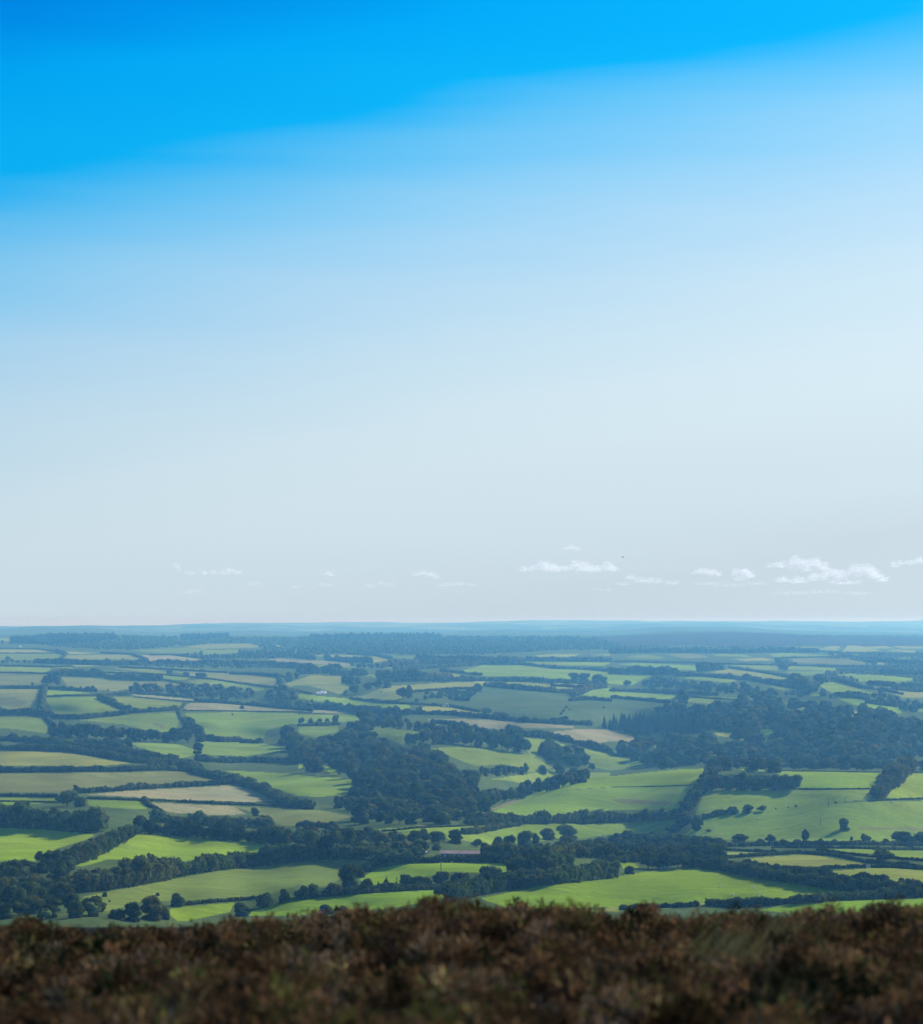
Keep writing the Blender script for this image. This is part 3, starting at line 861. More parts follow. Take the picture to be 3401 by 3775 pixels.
# ------------------------------------------------------------------ hedges: crop, height (crop pixels), style, label, foot line
HEDGES = '''
A|7|h|thin far hedge above the top left pale strip field|0,222 230,228 345,244
A|7|h|thin hedge parting the two uppermost fields on the left|0,253 330,252 368,260
A|12|h|short hedge climbing between the far left green and pale yellow fields|350,292 390,257 330,236
A|11|h|hedge along the top of the far tan strip field|590,251 760,258 862,294
A|9|h|bushy hedge over the far tan strip field|870,264 1000,263 1215,283
A|30|T|long dark belt of trees below the far pale strip fields|200,308 600,322 900,316 1250,318 1600,330 1820,345
A|9|h|low dark hedge above the vivid green sliver at the left edge|0,318 300,333 430,330
A|10|h|low hedge under the vivid green sliver at the left edge|0,363 150,368 285,373
A|42|T|tall tree belt like a dark wall beside the tapering copse|310,390 450,384 600,392
A|36|T|dark even tree belt with a round crown at its right end|612,402 780,408 935,412
A|9|h|long thin hedge wandering down over the olive hillside|600,364 750,369 960,379 1100,391 1250,406 1550,449 1700,466 1820,490
A|11|h|hedge along the upper edge of the long olive strip|700,336 1000,348 1320,366
A|18|h|ragged hedge right of the long olive strip|1340,374 1500,378 1650,391
A|8|h|thin hedge down the slope from the olive field to the mixed copse|950,406 1130,441
A|20|h|hedge under the rough pasture with the tapering copse|0,456 260,459 450,471 560,476
A|14|h|low hedge above the narrow tan sliver field|660,492 780,487 900,494 1130,513
A|13|h|hedge over the two square green fields on the left|270,506 480,500 580,497 760,497
A|26|h|hedge running uphill beside the pinkish olive left edge field|238,588 246,520 262,456
A|28|h|hedge of bushes stepping down between the two square green fields|575,515 640,545 700,572 748,582
A|32|h|lumpy hedge below the pinkish olive left edge field|0,606 200,612 300,622
A|24|h|thick hedge under the two square green fields|310,631 480,636 745,606 750,601 920,591 1030,582
A|7|h|dark line of hedge beneath the narrow tan sliver|790,508 950,522 1130,537
A|22|h|dark hedge running above the striped stubble field|1140,533 1400,552 1600,568 1820,590
A|7|h|low hedge along the foot of the striped stubble field|1070,587 1400,591 1820,598
A|12|h|short hedge curling round the left end of the striped stubble field|1055,640 1042,595 1075,550
A|14|h|narrow lane hedge left of the long plantation wall|292,722 302,670 262,632
A|36|h|thick hedge slanting down from the left edge under the plantation|0,744 250,777 420,802 560,818 760,852 1000,892 1165,932
A|36|h|thick hedge just over the pale crescent field on the left|0,812 400,824 560,852 800,892 1000,907 1170,915
A|32|h|uneven hedge under the pale crescent field on the left|0,946 150,946 400,941 700,941 950,932 1160,948
A|42|h|hedge knot where the left hedges meet and drop to the valley wood|1060,908 1170,962 1300,992 1365,1012 1430,1029
A|30|h|hedge of mixed shrubs along the foot of the field with the oval copse|800,845 900,860 1030,875
A|34|h|hedge with shrubs over the sunny sliver left of the valley wood|1150,880 1300,890 1500,888 1740,892
A|30|h|patchy shrubs under the open field right of the oval copse|1180,758 1300,770 1400,768
A|26|h|short dark hedge at the right end of the patchy shrubs|1410,775 1520,776
A|40|h|scrubby hedge at the foot of the plantation wall on the left|450,790 600,800 760,812
D|30|h|ragged hedge between the big olive field and the tan field|470,197 650,187 845,171
D|25|h|short piece of hedge in the middle of the tan field edge|855,171 1010,162
D|28|h|hedge piece ending at the knot above the tan field|1020,164 1240,151 1360,142
D|18|h|low dark hedge behind the round left tree|0,211 330,220
D|14|h|low hedge running right from the round left tree|510,230 830,242 1010,247
D|9|h|very low hedge at the left edge below the round tree|0,241 150,249 345,253
D|18|h|low clipped hedge under the tan field with a row of little bushes|1025,250 1300,264 1640,274 1820,292
D|24|h|short hedge linking the two low hedges beside the pinkish field|840,242 870,277 935,302
D|44|h|thick hedge slanting from the knot down to the valley wood|1370,124 1520,187 1620,242 1700,277 1820,292
D|112|T|tall dark tree belt above the leftmost bright green field|0,390 280,404 560,424
D|88|T|dark tree belt over the bright diamond shaped field|800,430 990,448 1290,470
D|92|T|rough dark tree belt right of the bright diamond shaped field|1300,474 1480,486 1620,496 1820,500
D|62|T|lower tree belt behind the gap with a scrap of lit grass|905,370 1080,380 1215,390
D|52|T|brownish tree belt below the pinkish stubble field|1230,390 1400,390 1575,396
D|84|T|belt of round crowns running downhill between the two bright left fields|780,440 690,490 600,540 500,590 400,625 270,640
D|120|T|long belt of big trees along the foot of the bright diamond field|290,795 500,776 750,744 1000,690
D|88|T|belt of shrubby trees over the sloping olive field|1000,690 1200,655 1420,630 1600,612
E|30|h|scrubby hedge along the foot of the pinkish stubble field|0,392 120,396 215,404
D|20|h|low hedge over the small bright wedge field by the moor|1080,852 1240,835 1400,825 1480,816
D|105|T|massive clump of trees at the right tip of the bright diamond field|1620,606 1760,596 1900,590
E|78|T|tree belt with brownish tops behind the two little roofs|60,585 300,580 560,582
E|70|T|rounded willow like bushes in a line over the bright middle field|420,625 520,612 640,604
E|46|h|dark hedge in front of the long barn|640,607 900,602 1100,602 1290,607
E|76|T|broad dark hedge right of the long barn|1100,592 1400,588 1600,575 1820,575
E|70|T|dark dense thicket at the right end of the bright middle field|1245,664 1400,642 1570,626
E|60|T|shrubby belt behind the big bright field by the moor|1080,690 1250,720 1400,700 1600,690 1820,690
E|92|T|large grey green bushes at the left corner of the big bright field|870,840 1060,790 1300,748
E|80|T|shrub belt along the upper left edge of the big bright field|1300,748 1600,717 1820,692
E|30|h|low hedge under the row of bare stemmed trees|0,808 300,788 600,768 870,754
E|42|h|low hedge under the cypress like trees over the strip by the moor|160,800 330,785 520,772 760,758
E|10|h|low dark hedge in the strip fields below the valley wood|200,422 500,421 700,401 1000,389 1200,379
E|30|h|bushy hedge slanting between the strip fields below the valley wood|960,437 1030,432 1210,397 1290,387
E|50|h|hedge with pale bushes at the foot of the domed field|1000,385 1130,375 1280,376 1520,373
E|58|T|neat dark belt of trees at the foot of the domed field|1550,373 1700,374 1900,368 2090,358 2210,345
F|60|T|double line of trees climbing the dome to the square plantation|440,325 480,255 540,165 585,95
F|26|h|bushy top of the tree line behind the square plantation|585,95 640,62 690,52
F|80|T|line of brown green trees climbing the right hand hill|1560,240 1620,175 1700,105 1745,62
F|8|h|thin hedge running right from the square plantation|1100,174 1300,175 1530,174
F|7|h|stone faced hedge along the crest right of the plantation|900,67 1400,74 1600,78
F|7|h|crest hedge at the right edge of the picture|1740,77 1820,77
F|10|h|low hedge dropping left from the right edge below the brown green trees|1500,245 1640,237 1820,222
F|28|h|short hedge ending at two round trees on the slope|540,348 620,328 740,314
F|58|T|knobbly hedge running down from the dome to the scrub|345,445 400,412 445,372
F|4|h|faint grown over fence line across the domed field|0,163 250,158 490,149
F|44|T|band of scrub trees under the domed hill field|0,490 150,488 300,492 500,505 650,512
F|26|t|low scrubby hedge along the foot of the big hillside field|640,510 900,505 1200,500 1500,502 1820,508
F|36|h|dark hedge across the valley floor left of the pale fields|0,530 300,533 640,530
F|52|T|thicket of rusty shrubs left of the pale fields|0,582 200,577 400,562 640,578
F|34|h|dark low hedge along the lane edge at left of the pale fields|0,600 100,594 220,590
F|20|h|hedge curving over the upper pale field and away to the right edge|640,530 900,543 1100,548 1300,563 1500,603 1700,624 1820,655
F|16|h|straight dark hedge at the top of the valley floor fields|940,517 1200,517 1520,524
F|18|h|straight dark hedge at the right edge beyond the gap|1530,528 1680,530 1820,534
F|20|h|short hedge between the two small pale fields|650,579 870,564 1110,549
F|15|h|hedge sloping down behind the round lone tree at right|1200,528 1400,558 1540,572 1820,614
F|20|h|hedge with a gate at its right end|1130,652 1300,637 1488,632
F|20|h|hedge going right from the field gate|1526,632 1650,632 1820,664
F|62|h|long thick hedge along the top of the big bright field by the moor|440,630 620,645 900,695 1200,745 1400,772 1620,762
F|42|h|second hedge behind the long thick one by the pale fields|480,605 700,625 900,655 1100,675 1300,705 1600,728
F|44|h|dark hedge half hidden by the heather under the big bright field|570,856 760,864 990,844
F|28|h|small break of bushes in the dark hedge by the heather|1000,840 1055,838
F|50|h|dark hedge piece right of the small break by the heather|1055,844 1240,834
F|46|h|dark hedge along the strip of grass by the heather at right|1255,828 1550,816 1700,806
F|58|h|big hedge corner at the right edge just over the heather|1560,800 1700,805 1820,805
F|60|h|rounded hedge meeting the right edge of the picture by the heather|1640,775 1720,765 1820,765
F|26|h|blue green bushes peeping over the heather at the foot of the big bright field|60,880 250,870 500,858
B|24|h|hedge left of the far pale curved field|0,278 90,288
B|30|T|row of far round trees along the pale curved field|165,293 300,304 425,308
B|14|h|low hedge over the far pale curved field|285,256 450,266 540,284
B|32|T|dark belt of trees left of the big pale green field|500,334 700,314 1000,312
B|36|T|even dark tree belt near the middle of the far plateau|690,302 900,302 1135,302
B|46|T|block of tall trees at the tip of the big pale green field|1100,318 1280,320
B|22|h|hedge sloping down from the tall tree block|560,354 800,339 1000,324 1100,314
B|26|T|dark even tree belt right of the tall tree block|1285,298 1500,300 1820,300
B|18|h|hedge under the long green strip right of the tall tree block|1300,318 1500,342 1700,348 1820,360
B|48|T|dark trees left of the far sunny hill field|0,374 100,369 205,368
B|38|T|lower tree belt right of the dark trees by the far sunny hill field|190,378 300,380 395,381
B|54|T|two lobed clump of dark trees in the middle of the far fields|470,404 600,405 735,408
B|34|T|brownish clump right of the two lobed clump|750,404 830,402 895,400
B|18|h|thin tree line over the pale dome field|830,358 950,370 1062,382
B|24|h|long hedge over the pale dome field from the sheds to the plateau|560,418 800,413 1200,414 1500,424 1740,434
B|15|h|hedge curving under the pale dome field|300,518 500,543 720,553 880,563 1050,593
B|14|h|dark hedge along the top of the dark green steep slope|680,478 850,465 1060,457
B|28|h|grey green hedge slanting down over the dark green steep slope|1093,444 1240,458 1400,474 1590,488
B|18|h|hedge in the pale fields above the dark green steep slope|1480,444 1600,452 1700,458
B|32|h|bushy hedge at the left tip of the bright strip field|1600,504 1700,464 1790,452
B|22|h|dark hedge with shadow under the bright strip field|1580,530 1700,524 1820,534
B|36|h|scrubby hedge under the vivid green strip field|0,578 200,583 420,602 640,612
B|26|h|dark hedge running above the two grey tan fields|640,605 900,614 1060,628 1350,657 1700,672
B|5|h|low hedge on the near side of the pale lane|0,607 300,607 430,609
B|20|h|low hedge under the row of little lollipop trees|0,676 120,674 235,670
B|24|h|clipped hedge in the corner of the grey tan field|780,660 880,668 985,684
B|36|h|lumpy hedge under the lower grey tan field|1220,704 1300,734 1500,754 1700,804 1820,834
C|26|T|long far tree belt at the foot of the purple moor|0,252 300,247 700,252 900,247 1200,247
C|13|h|long thin far hedge under the string of plateau fields|0,303 400,308 700,318 1000,324 1400,332 1820,337
C|42|T|thick straight belt of trees over the steep wood|0,373 200,376 378,374
C|26|h|long hedge running down right from the thick straight belt|385,381 550,388 800,408 950,433 1130,463
C|40|T|clump of trees between the two far green strips|520,358 580,352 645,348
C|15|h|far hedge over the long pale field on the right|690,338 900,368 1070,398 1150,412
C|58|T|clump of big trees at the head of the right hand wood|1050,430 1120,455 1190,475
C|18|h|hedge under the bright strip field above the conifers|0,513 180,528 340,543
C|16|h|hedge up the right end of the bright strip field|360,533 400,515 460,503
C|20|h|long low hedge at the foot of the steep dark wood|0,473 300,483 500,493 620,498
C|9|h|thin hedge between two small fields over the big wood|460,508 650,520 840,533
C|35|h|thick hedge beside the little field inside the big wood|600,693 760,718 892,778
C|28|T|far trees standing along a short hedge in the plateau fields|1020,348 1000,325 978,302
C|34|T|round trees along the right hand valley side|1340,505 1430,512 1500,522
C|30|T|belt of trees over the bright sloping field at right|1500,545 1580,555 1660,565
C|48|T|dark clumped trees under the bright sloping field at right|1470,605 1560,625 1640,645
C|44|T|trees round the small fields inside the big wood|1230,605 1310,615 1390,628
C|20|h|hedge stepping down the far right valley side|1290,402 1450,452 1600,474 1700,494
C|24|h|hedge under the far bright terrace at right|1500,434 1660,448 1820,455
C|30|T|dark tree belt near the right edge of the far plateau|1580,374 1700,378 1820,380
C|25|T|ragged far belt of trees at right below the pale plateau fields|1500,294 1600,305 1700,314 1820,314
C|15|h|far hedge slanting over the olive plateau field|1340,264 1440,280 1545,314
C|10|h|thin far hedge at the right over the bright terrace|1330,350 1500,352 1820,356
C|7|h|thin far hedge over the olive plateau field|1000,278 1200,275 1340,273
C|9|h|far hedge under the pale fields at the foot of the moor|1190,244 1400,250 1600,258 1820,262
C|24|T|tree belt along the edge of the dark heathy shoulder at right|1640,460 1730,475 1820,485
C|22|T|row of trees before the farm at the right edge|1640,560 1740,568 1820,575
'''
LIMIT = 295
def place_trees():
    L = lone
    # single trees that stand on their own
    L('F', 'broad', 1362, 412, 74, 'lone round tree casting a shadow on the big hillside field at right', 1.0)
    L('F', 'broad', 1592, 608, 92, 'dense brownish lone tree by the lane hedge at right', 1.35)
    L('E', 'broad', 1572, 470, 92, 'big round dark tree standing out with a warm brown crown above the scrub', 1.5)
    L('D', 'broad', 395, 272, 112, 'large spreading tree at left leaning over the low hedge, wider than its neighbours', 1.35)
    L('D', 'tall', 440, 200, 58, 'thin tree peeping up behind the large spreading left tree')
    L('D', 'bush', 470, 275, 66, 'low bush pressed against the right side of the large spreading left tree', 1.2)
    L('A', 'broad', 1153, 838, 70, 'lone tree with a clear trunk and shadow below the oval copse', .95)
    L('A', 'broad', 968, 770, 62, 'small round tree between the plantation wall and the oval copse', 1.0)
    L('A', 'bush', 1412, 574, 22, 'single bush in the striped stubble field', 1.6)
    L('A', 'bush', 1357, 611, 12, 'dark speck of a bush under the striped stubble field', 1.3)
    L('A', 'bush', 190, 434, 18, 'small bush in the rough pasture at the left edge', 1.1)
    L('A', 'bush', 545, 466, 34, 'thorn bush in the open olive pasture', .9)
    L('A', 'bush', 472, 452, 12, 'tiny bush left of the thorn bush in the olive pasture')
    L('A', 'bush', 630, 470, 12, 'tiny bush right of the thorn bush in the olive pasture')
    L('A', 'broad', 990, 375, 36, 'round far tree on the olive strip hedge', 1.3)
    L('A', 'broad', 1090, 384, 28, 'flat topped far tree on the olive strip hedge', 1.6)
    L('A', 'broad', 1180, 400, 42, 'spreading far tree lower on the olive hillside', 1.8)
    L('A', 'broad', 48, 300, 38, 'round far tree near the top left field', 1.1)
    L('A', 'bush', 1405, 466, 18, 'tiny bush at the top edge of the mixed far copse')
    L('F', 'broad', 500, 412, 84, 'tall grey green tree at the foot of the dome with a shadow to its left', .95)
    L('F', 'bush', 570, 420, 18, 'low flat bush right of the tall grey green tree', 2.2)
    L('F', 'bush', 497, 168, 28, 'bush at the end of the faint fence line on the dome')
    L('F', 'broad', 716, 318, 48, 'round tree ending the short slope hedge, paler than the next two', 1.2)
    L('F', 'broad', 792, 312, 54, 'wide dark round tree on the slope, middle one of the short row', 1.3)
    L('F', 'broad', 882, 304, 42, 'wide low round tree on the slope, last of the short row', 1.6)
    for x, y, h, w in ((960, 291, 10, 'first speck'), (1035, 283, 9, 'second speck'), (1078, 277, 16, 'largest speck'), (1311, 256, 14, 'darkest bush'), (1427, 247, 10, 'pale little bush'), (1458, 246, 8, 'smallest bush')):
        L('F', 'bush', x, y, h, w + ' of scattered bushes on the hilltop line of the right field', 1.1)
    L('F', 'broad', 1130, 492, 92, 'tall poplar shaped tree at the lower edge of the right hillside field', .6)
    L('F', 'bush', 1217, 494, 44, 'narrow bush right of the poplar shaped tree', .8)
    L('F', 'bush', 1090, 492, 34, 'pale bush left of the poplar shaped tree', 1.3)
    L('F', 'bush', 1300, 492, 34, 'wide pale bush along the lower edge of the right hillside field', 1.8)
    L('F', 'broad', 1400, 484, 40, 'tiny lollipop tree at the lower edge of the right hillside field', .5)
    L('F', 'broad', 1480, 495, 66, 'round topped tree right of the tiny lollipop tree', 1.0)
    L('F', 'bush', 1605, 497, 42, 'ragged bush between the round topped tree and the right edge', 1.1)
    L('F', 'broad', 1710, 502, 90, 'wide grey green tree near the right edge of the valley floor', 1.6)
    L('F', 'broad', 1800, 502, 88, 'dark tree cut by the right edge of the valley floor', 1.3)
    L('F', 'broad', 742, 484, 54, 'dark spreading tree in the scrub below the tall hill field', 2.0)
    L('F', 'bush', 935, 492, 60, 'dark pointed bush in the rusty scrub', 1.0)
    L('F', 'bush', 875, 492, 38, 'low rusty bush left of the dark pointed bush', 1.8)
    L('F', 'bush', 1000, 492, 36, 'low rusty bush right of the dark pointed bush', 1.8)
    L('F', 'broad', 30, 490, 72, 'slender tree at the left end of the valley scrub', .8)
    L('F', 'broad', 97, 488, 82, 'dark round tree over the valley scrub', 1.1)
    L('F', 'broad', 250, 485, 76, 'pale topped tree in the valley scrub', 1.1)
    L('F', 'bush', 165, 490, 48, 'dark bush in front of the valley scrub', 1.5)
    L('F', 'broad', 20, 682, 100, 'brown bushy tree at the left end of the hedge over the big bright field', .95)
    L('F', 'broad', 215, 640, 118, 'dark crowned tree over the white railings', 1.0)
    L('F', 'broad', 300, 636, 108, 'tangled tree just behind the white railings', 1.0)
    L('F', 'broad', 390, 632, 112, 'broad tree right of the white railings', 1.2)
    L('F', 'bush', 110, 668, 56, 'low bush beside the brown bushy tree', 1.2)
    L('F', 'bush', 965, 642, 42, 'upright bush growing out of the second hedge by the pale field', 1.0)
    L('F', 'bush', 1525, 722, 42, 'upright bush at the right end of the second hedge', 1.1)
    L('F', 'bush', 1595, 724, 36, 'last upright bush of the second hedge', 1.0)
    # around the settlement in the valley
    for k, x, y, h, wf, w in (('broad', 70, 560, 150, .8, 'tall rusty tree left of the first little roof'), ('broad', 170, 575, 150, 1.1, 'big mottled tree before the first little roof'),
            ('broad', 290, 540, 150, .75, 'tall dark tree between the two little roofs'), ('broad', 345, 560, 90, 1.1, 'round olive tree between the two little roofs'),
            ('broad', 405, 480, 95, .9, 'blue green tree above the second little roof'), ('conifer', 385, 500, 78, 1.4, 'dark fir above the second little roof'),
            ('broad', 470, 530, 105, 1.0, 'golden topped tree right of the second little roof'), ('broad', 540, 520, 100, .7, 'slim rusty tree right of the golden topped one'),
            ('broad', 600, 535, 100, .8, 'grey green tree right of the slim rusty one'), ('broad', 680, 515, 110, .8, 'tall tree left of the pale willow'),
            ('broad', 735, 490, 105, .8, 'pale willow like tree with light showing through'), ('broad', 820, 490, 82, 1.3, 'broad tree behind the left end of the barn'),
            ('broad', 910, 490, 80, 1.4, 'broad tree behind the middle of the barn'), ('bush', 800, 530, 48, 1.3, 'round bush by the left end of the barn'),
            ('broad', 1040, 515, 62, 1.2, 'brown tree behind the right end of the barn'), ('broad', 1095, 550, 75, .8, 'rusty tree touching the right end of the barn'),
            ('broad', 1160, 525, 88, .8, 'dark pointed tree right of the barn'), ('broad', 1230, 525, 92, .9, 'reddish dark tree right of the dark pointed one'),
            ('broad', 1325, 515, 105, 1.1, 'large pale blue tree in the valley hedgerow'), ('tall', 1380, 510, 100, .8, 'thin tree beside the large pale blue tree'),
            ('broad', 1460, 470, 75, 1.3, 'grey tree left of the big round dark tree'), ('broad', 1560, 510, 65, 1.5, 'pale bush tree below the big round dark tree'),
            ('bush', 1760, 495, 50, 1.7, 'scrub bush right of the big round dark tree'), ('bush', 960, 432, 42, .8, 'small tree in the strip fields over the barn'),
            ('bush', 995, 436, 36, 1.4, 'dark bush in the strip fields over the barn'),
            ('bush', 1600, 680, 82, 1.1, 'round topped tree in the belt left of the hedge gap'), ('bush', 1770, 612, 60, 1.2, 'pale round bush by the small lit grass patch')):
        L('E', k, x, y, h, w, wf)
    for k, x, y, h, wf, w in (('bush', 90, 800, 85, 1.1, 'dark bush at the left end of the hedgerow by the moor'), ('bush', 200, 790, 88, 1.0, 'brown bush second in the hedgerow by the moor'),
            ('broad', 300, 745, 148, .85, 'tall double crowned tree left of the bright middle field'), ('bush', 355, 690, 82, .9, 'round tree uphill of the tall double crowned tree'),
            ('bush', 405, 655, 68, 1.0, 'small round tree leading up to the willow like bushes'), ('conifer', 425, 772, 76, 1.2, 'dark cypress like tree in the hedgerow by the moor'),
            ('conifer', 465, 772, 66, 1.3, 'shorter cypress like tree, middle of three'), ('conifer', 512, 768, 92, 1.4, 'tallest cypress like tree with a brown side'),
            ('bush', 395, 745, 60, 1.1, 'thin leaved pale shrub before the cypress like trees'), ('tall', 628, 745, 92, 1.3, 'pale feathery tree beside the power poles'),
            ('broad', 690, 750, 78, 1.1, 'brownish round tree in the row of bare stemmed trees'), ('broad', 745, 750, 70, 1.1, 'low round tree in the row of bare stemmed trees'),
            ('broad', 832, 750, 104, 1.0, 'spiky grey tree with several stems'), ('broad', 915, 745, 98, .9, 'red brown tree with several stems'),
            ('broad', 975, 740, 86, .8, 'half bare tree at the right end of the row of stems'), ('bush', 1070, 690, 30, 1.7, 'dark low bush in the bright middle field'),
            ('bush', 950, 800, 72, 1.6, 'brown bush in front of the row of stems'), ('bush', 160, 905, 70, 1.6, 'blue grey bush just over the heather left of the middle'), ('bush', 260, 905, 60, 1.5, 'blue grey bush just over the heather, right one of two'),
            ('bush', 720, 835, 26, 1.4, 'small bush over the heather by the bright strip')):
        L('E', k, x, y, h, w, wf)
    for k, x, y, h, wf, w in (('broad', 880, 940, 140, 1.25, 'big round copse tree just above the heather at left'), ('broad', 770, 945, 110, 1.2, 'dark tree left of the big round copse tree'),
            ('bush', 690, 930, 75, 1.3, 'low tree at the left of the copse above the heather'), ('bush', 960, 935, 95, .9, 'right hand tree of the copse above the heather'), ('bush', 1032, 858, 82, 1.1, 'dark round bush at the tip of the small bright wedge field'),
            ('bush', 612, 800, 34, 1.1, 'small dark bush low on the sloping olive field'), ('bush', 640, 830, 14, 1.3, 'tiny bush low on the sloping olive field'), ('bush', 920, 795, 24, 1.3, 'little bush above the copse on the sloping olive field'),
            ('bush', 1410, 915, 95, 1.1, 'brown bush between the two small bright fields by the moor'), ('bush', 1540, 860, 100, 1.1, 'tall brown bush right of the two small bright fields'),
            ('bush', 1660, 828, 88, 1.0, 'dark bush third from the small bright wedge'), ('bush', 1770, 812, 84, 1.2, 'dark bush fourth from the small bright wedge'),
            ('broad', 1490, 330, 52, 1.0, 'dark tree in the pinkish field'), ('bush', 1550, 365, 52, 1.3, 'dark bush running down from the dark tree in the pinkish field')):
        L('D', k, x, y, h, w, wf)
    for k, x, y, h, wf, w in (('broad', 300, 432, 52, 1.3, 'wide far tree in the sunny hill field'), ('broad', 350, 430, 44, 1.1, 'second far tree in the sunny hill field'), ('broad', 265, 424, 44, 1.0, 'left far tree in the sunny hill field'),
            ('broad', 330, 490, 64, 1.1, 'round tree at the lower end of the hedge by the sheds'), ('broad', 405, 472, 58, 1.2, 'second round tree above the sheds'), ('broad', 460, 462, 56, 1.2, 'third round tree above the sheds'), ('broad', 515, 452, 52, 1.3, 'last round tree at the tip of the pale dome field'),
            ('bush', 275, 490, 28, 1.2, 'small bush by the sheds'), ('broad', 605, 518, 74, 1.0, 'left half of the lone two crowned clump on the pale dome'), ('broad', 645, 508, 70, .8, 'right half of the lone two crowned clump on the pale dome'),
            ('bush', 688, 536, 26, 1.2, 'small bush right of the two crowned clump'), ('broad', 1050, 474, 50, 1.0, 'round tree at the end of the gorse patch'),
            ('bush', 165, 557, 38, 1.1, 'round bush in the vivid green strip'), ('bush', 80, 538, 26, .8, 'small sapling in the vivid green strip'), ('broad', 468, 584, 30, 1.0, 'first of the round trees under the vivid strip'), ('broad', 532, 589, 30, 1.0, 'second of the round trees under the vivid strip'), ('broad', 567, 589, 34, 1.1, 'third and largest of the round trees under the vivid strip'),
            ('broad', 705, 600, 40, 1.1, 'dark round tree by the oval pale field'), ('bush', 1025, 688, 26, 1.5, 'low bush in the grey tan field'),
            ('broad', 1090, 612, 48, 1.5, 'pale spreading tree at the foot of the dark green steep slope'), ('bush', 1180, 625, 40, 2.2, 'pale scrub at the foot of the dark green steep slope'), ('bush', 1550, 645, 32, 2.0, 'dull bush at the right end of the slope foot'),
            ('bush', 1560, 570, 14, 1.4, 'gorse bush on the dark green steep slope, upper one'), ('bush', 1545, 590, 16, 1.5, 'gorse bush on the dark green steep slope, middle one'), ('bush', 1530, 608, 14, 1.4, 'gorse bush on the dark green steep slope, lower one'), ('bush', 1580, 582, 12, 1.2, 'gorse speck on the dark green steep slope'),
            ('bush', 1778, 570, 12, 1.3, 'gorse speck at the right of the dark green steep slope'),
            ('broad', 1612, 412, 52, 1.5, 'left tree of the rounded clump on the far plateau'), ('broad', 1665, 412, 50, 1.6, 'middle tree of the rounded clump on the far plateau'), ('broad', 1742, 424, 54, 1.4, 'right tree of the rounded clump on the far plateau'), ('broad', 1778, 428, 46, 1.4, 'last tree of the rounded clump on the far plateau'),
            ('broad', 1427, 955, 56, 1.0, 'round tree standing alone below the two big copses'), ('broad', 1525, 950, 64, 1.2, 'wide tree below the round copse'), ('bush', 1605, 950, 42, 1.4, 'rusty bush below the round copse'), ('tall', 1715, 938, 56, 1.3, 'thin tree at the right below the round copse'),
            ('bush', 480, 478, 8, 1.6, 'dark little bush on the pale dome field')):
        L('B', k, x, y, h, w, wf)
    L('C', 'broad', 1142, 492, 58, 'round tree at the lower end of the steep wood', 1.2)
    L('C', 'broad', 1205, 432, 68, 'large tree at the head of the valley on the right', 1.3)
    L('C', 'broad', 92, 445, 40, 'dark clump of a tree left of the steep wood', 1.4)
    L('C', 'broad', 1232, 495, 38, 'round tree in the bright field at right, left one', 1.2)
    L('C', 'broad', 1312, 505, 34, 'round tree in the bright field at right, right one', 1.5)
    L('C', 'bush', 570, 502, 36, 'pale bush at the foot of the steep wood', 1.2)
    # rows and copses whose trees nothing tells apart
    row('F', 'broad', 92, 36, 'one of the close set trees of the square plantation on the hilltop', 'trees of the square hilltop plantation', '575,176 800,178 1072,178', .15, .9, .4)
    row('F', 'broad', 64, 42, 'one of the close set trees of the square plantation on the hilltop', 'trees of the square hilltop plantation', '575,152 800,152 1060,162', .15, .95, .4)
    row('F', 'broad', 44, 42, 'one of the close set trees of the square plantation on the hilltop', 'trees of the square hilltop plantation', '590,130 800,132 1040,148', .15, .95, .4)
    row('B', 'broad', 44, 46, 'little lollipop tree in the hedge above the valley wood', 'little lollipop trees in a row', '20,668 70,668 120,668 165,664 215,660', .1, .85)
    row('B', 'broad', 60, 42, 'dark tree of the curved row at the head of the bright pasture', 'trees of the curved dark row', '415,672 500,686 640,696 780,710', .2, .9)
    row('B', 'broad', 52, 46, 'dark tree of the curved row at the head of the bright pasture', 'trees of the curved dark row', '440,648 540,655 640,670', .2, .95)
    row('B', 'broad', 80, 34, 'clean stemmed tree in the shaded plantation over the middle pasture', 'clean stemmed plantation trees', '650,792 760,782 860,776 960,782', .15, .62)
    row('B', 'broad', 96, 42, 'crowded tree of the dark hanger over the middle pasture', 'trees of the dark hanger', '960,785 1100,800 1220,820 1320,834', .2, .72)
    row('B', 'broad', 88, 46, 'crowded tree of the dark hanger over the middle pasture', 'trees of the dark hanger', '850,745 1000,750 1150,765 1280,790', .2, .75)
    row('B', 'broad', 56, 46, 'crowded tree of the dark hanger over the middle pasture', 'trees of the dark hanger', '820,718 900,712 980,714', .2, .9)
    row('B', 'tall', 66, 24, 'pale feathery poplar in the strip below the middle pasture', 'pale poplars in a strip', '1060,968 1200,962 1325,958', .2, .8)
    wood('B', 'broad', 82, 62, 24, 'tree of the round copse on the right of the middle pasture', 'trees of the round copse', '1400,850 1440,830 1560,830 1690,880 1690,935 1600,900 1480,890 1400,870', False)
    row('E', 'broad', 76, 34, 'tree of the belt along the upper edge of the domed field', 'trees along the upper dome edge', '1395,190 1480,180 1590,150 1680,125', .15, .8)
    row('E', 'broad', 84, 36, 'tree where the valley wood meets the domed field', 'trees at the wood corner by the dome', '1050,262 1150,258 1250,246 1340,208', .2, .85)
    row('A', 'broad', 92, 36, 'tree in the long plantation wall below the square green fields', 'trees of the long plantation wall', '320,738 450,742 580,750 640,758', .15, .75)
    row('A', 'broad', 86, 40, 'tree in the long plantation wall below the square green fields', 'trees of the long plantation wall', '660,760 780,764 880,766 930,766', .15, .85)
    wood('A', 'broad', 84, 58, 26, 'tree of the oval copse at the end of the plantation wall', 'trees of the oval copse', '1030,745 1120,690 1150,720 1170,780 1090,790 1020,785', False)
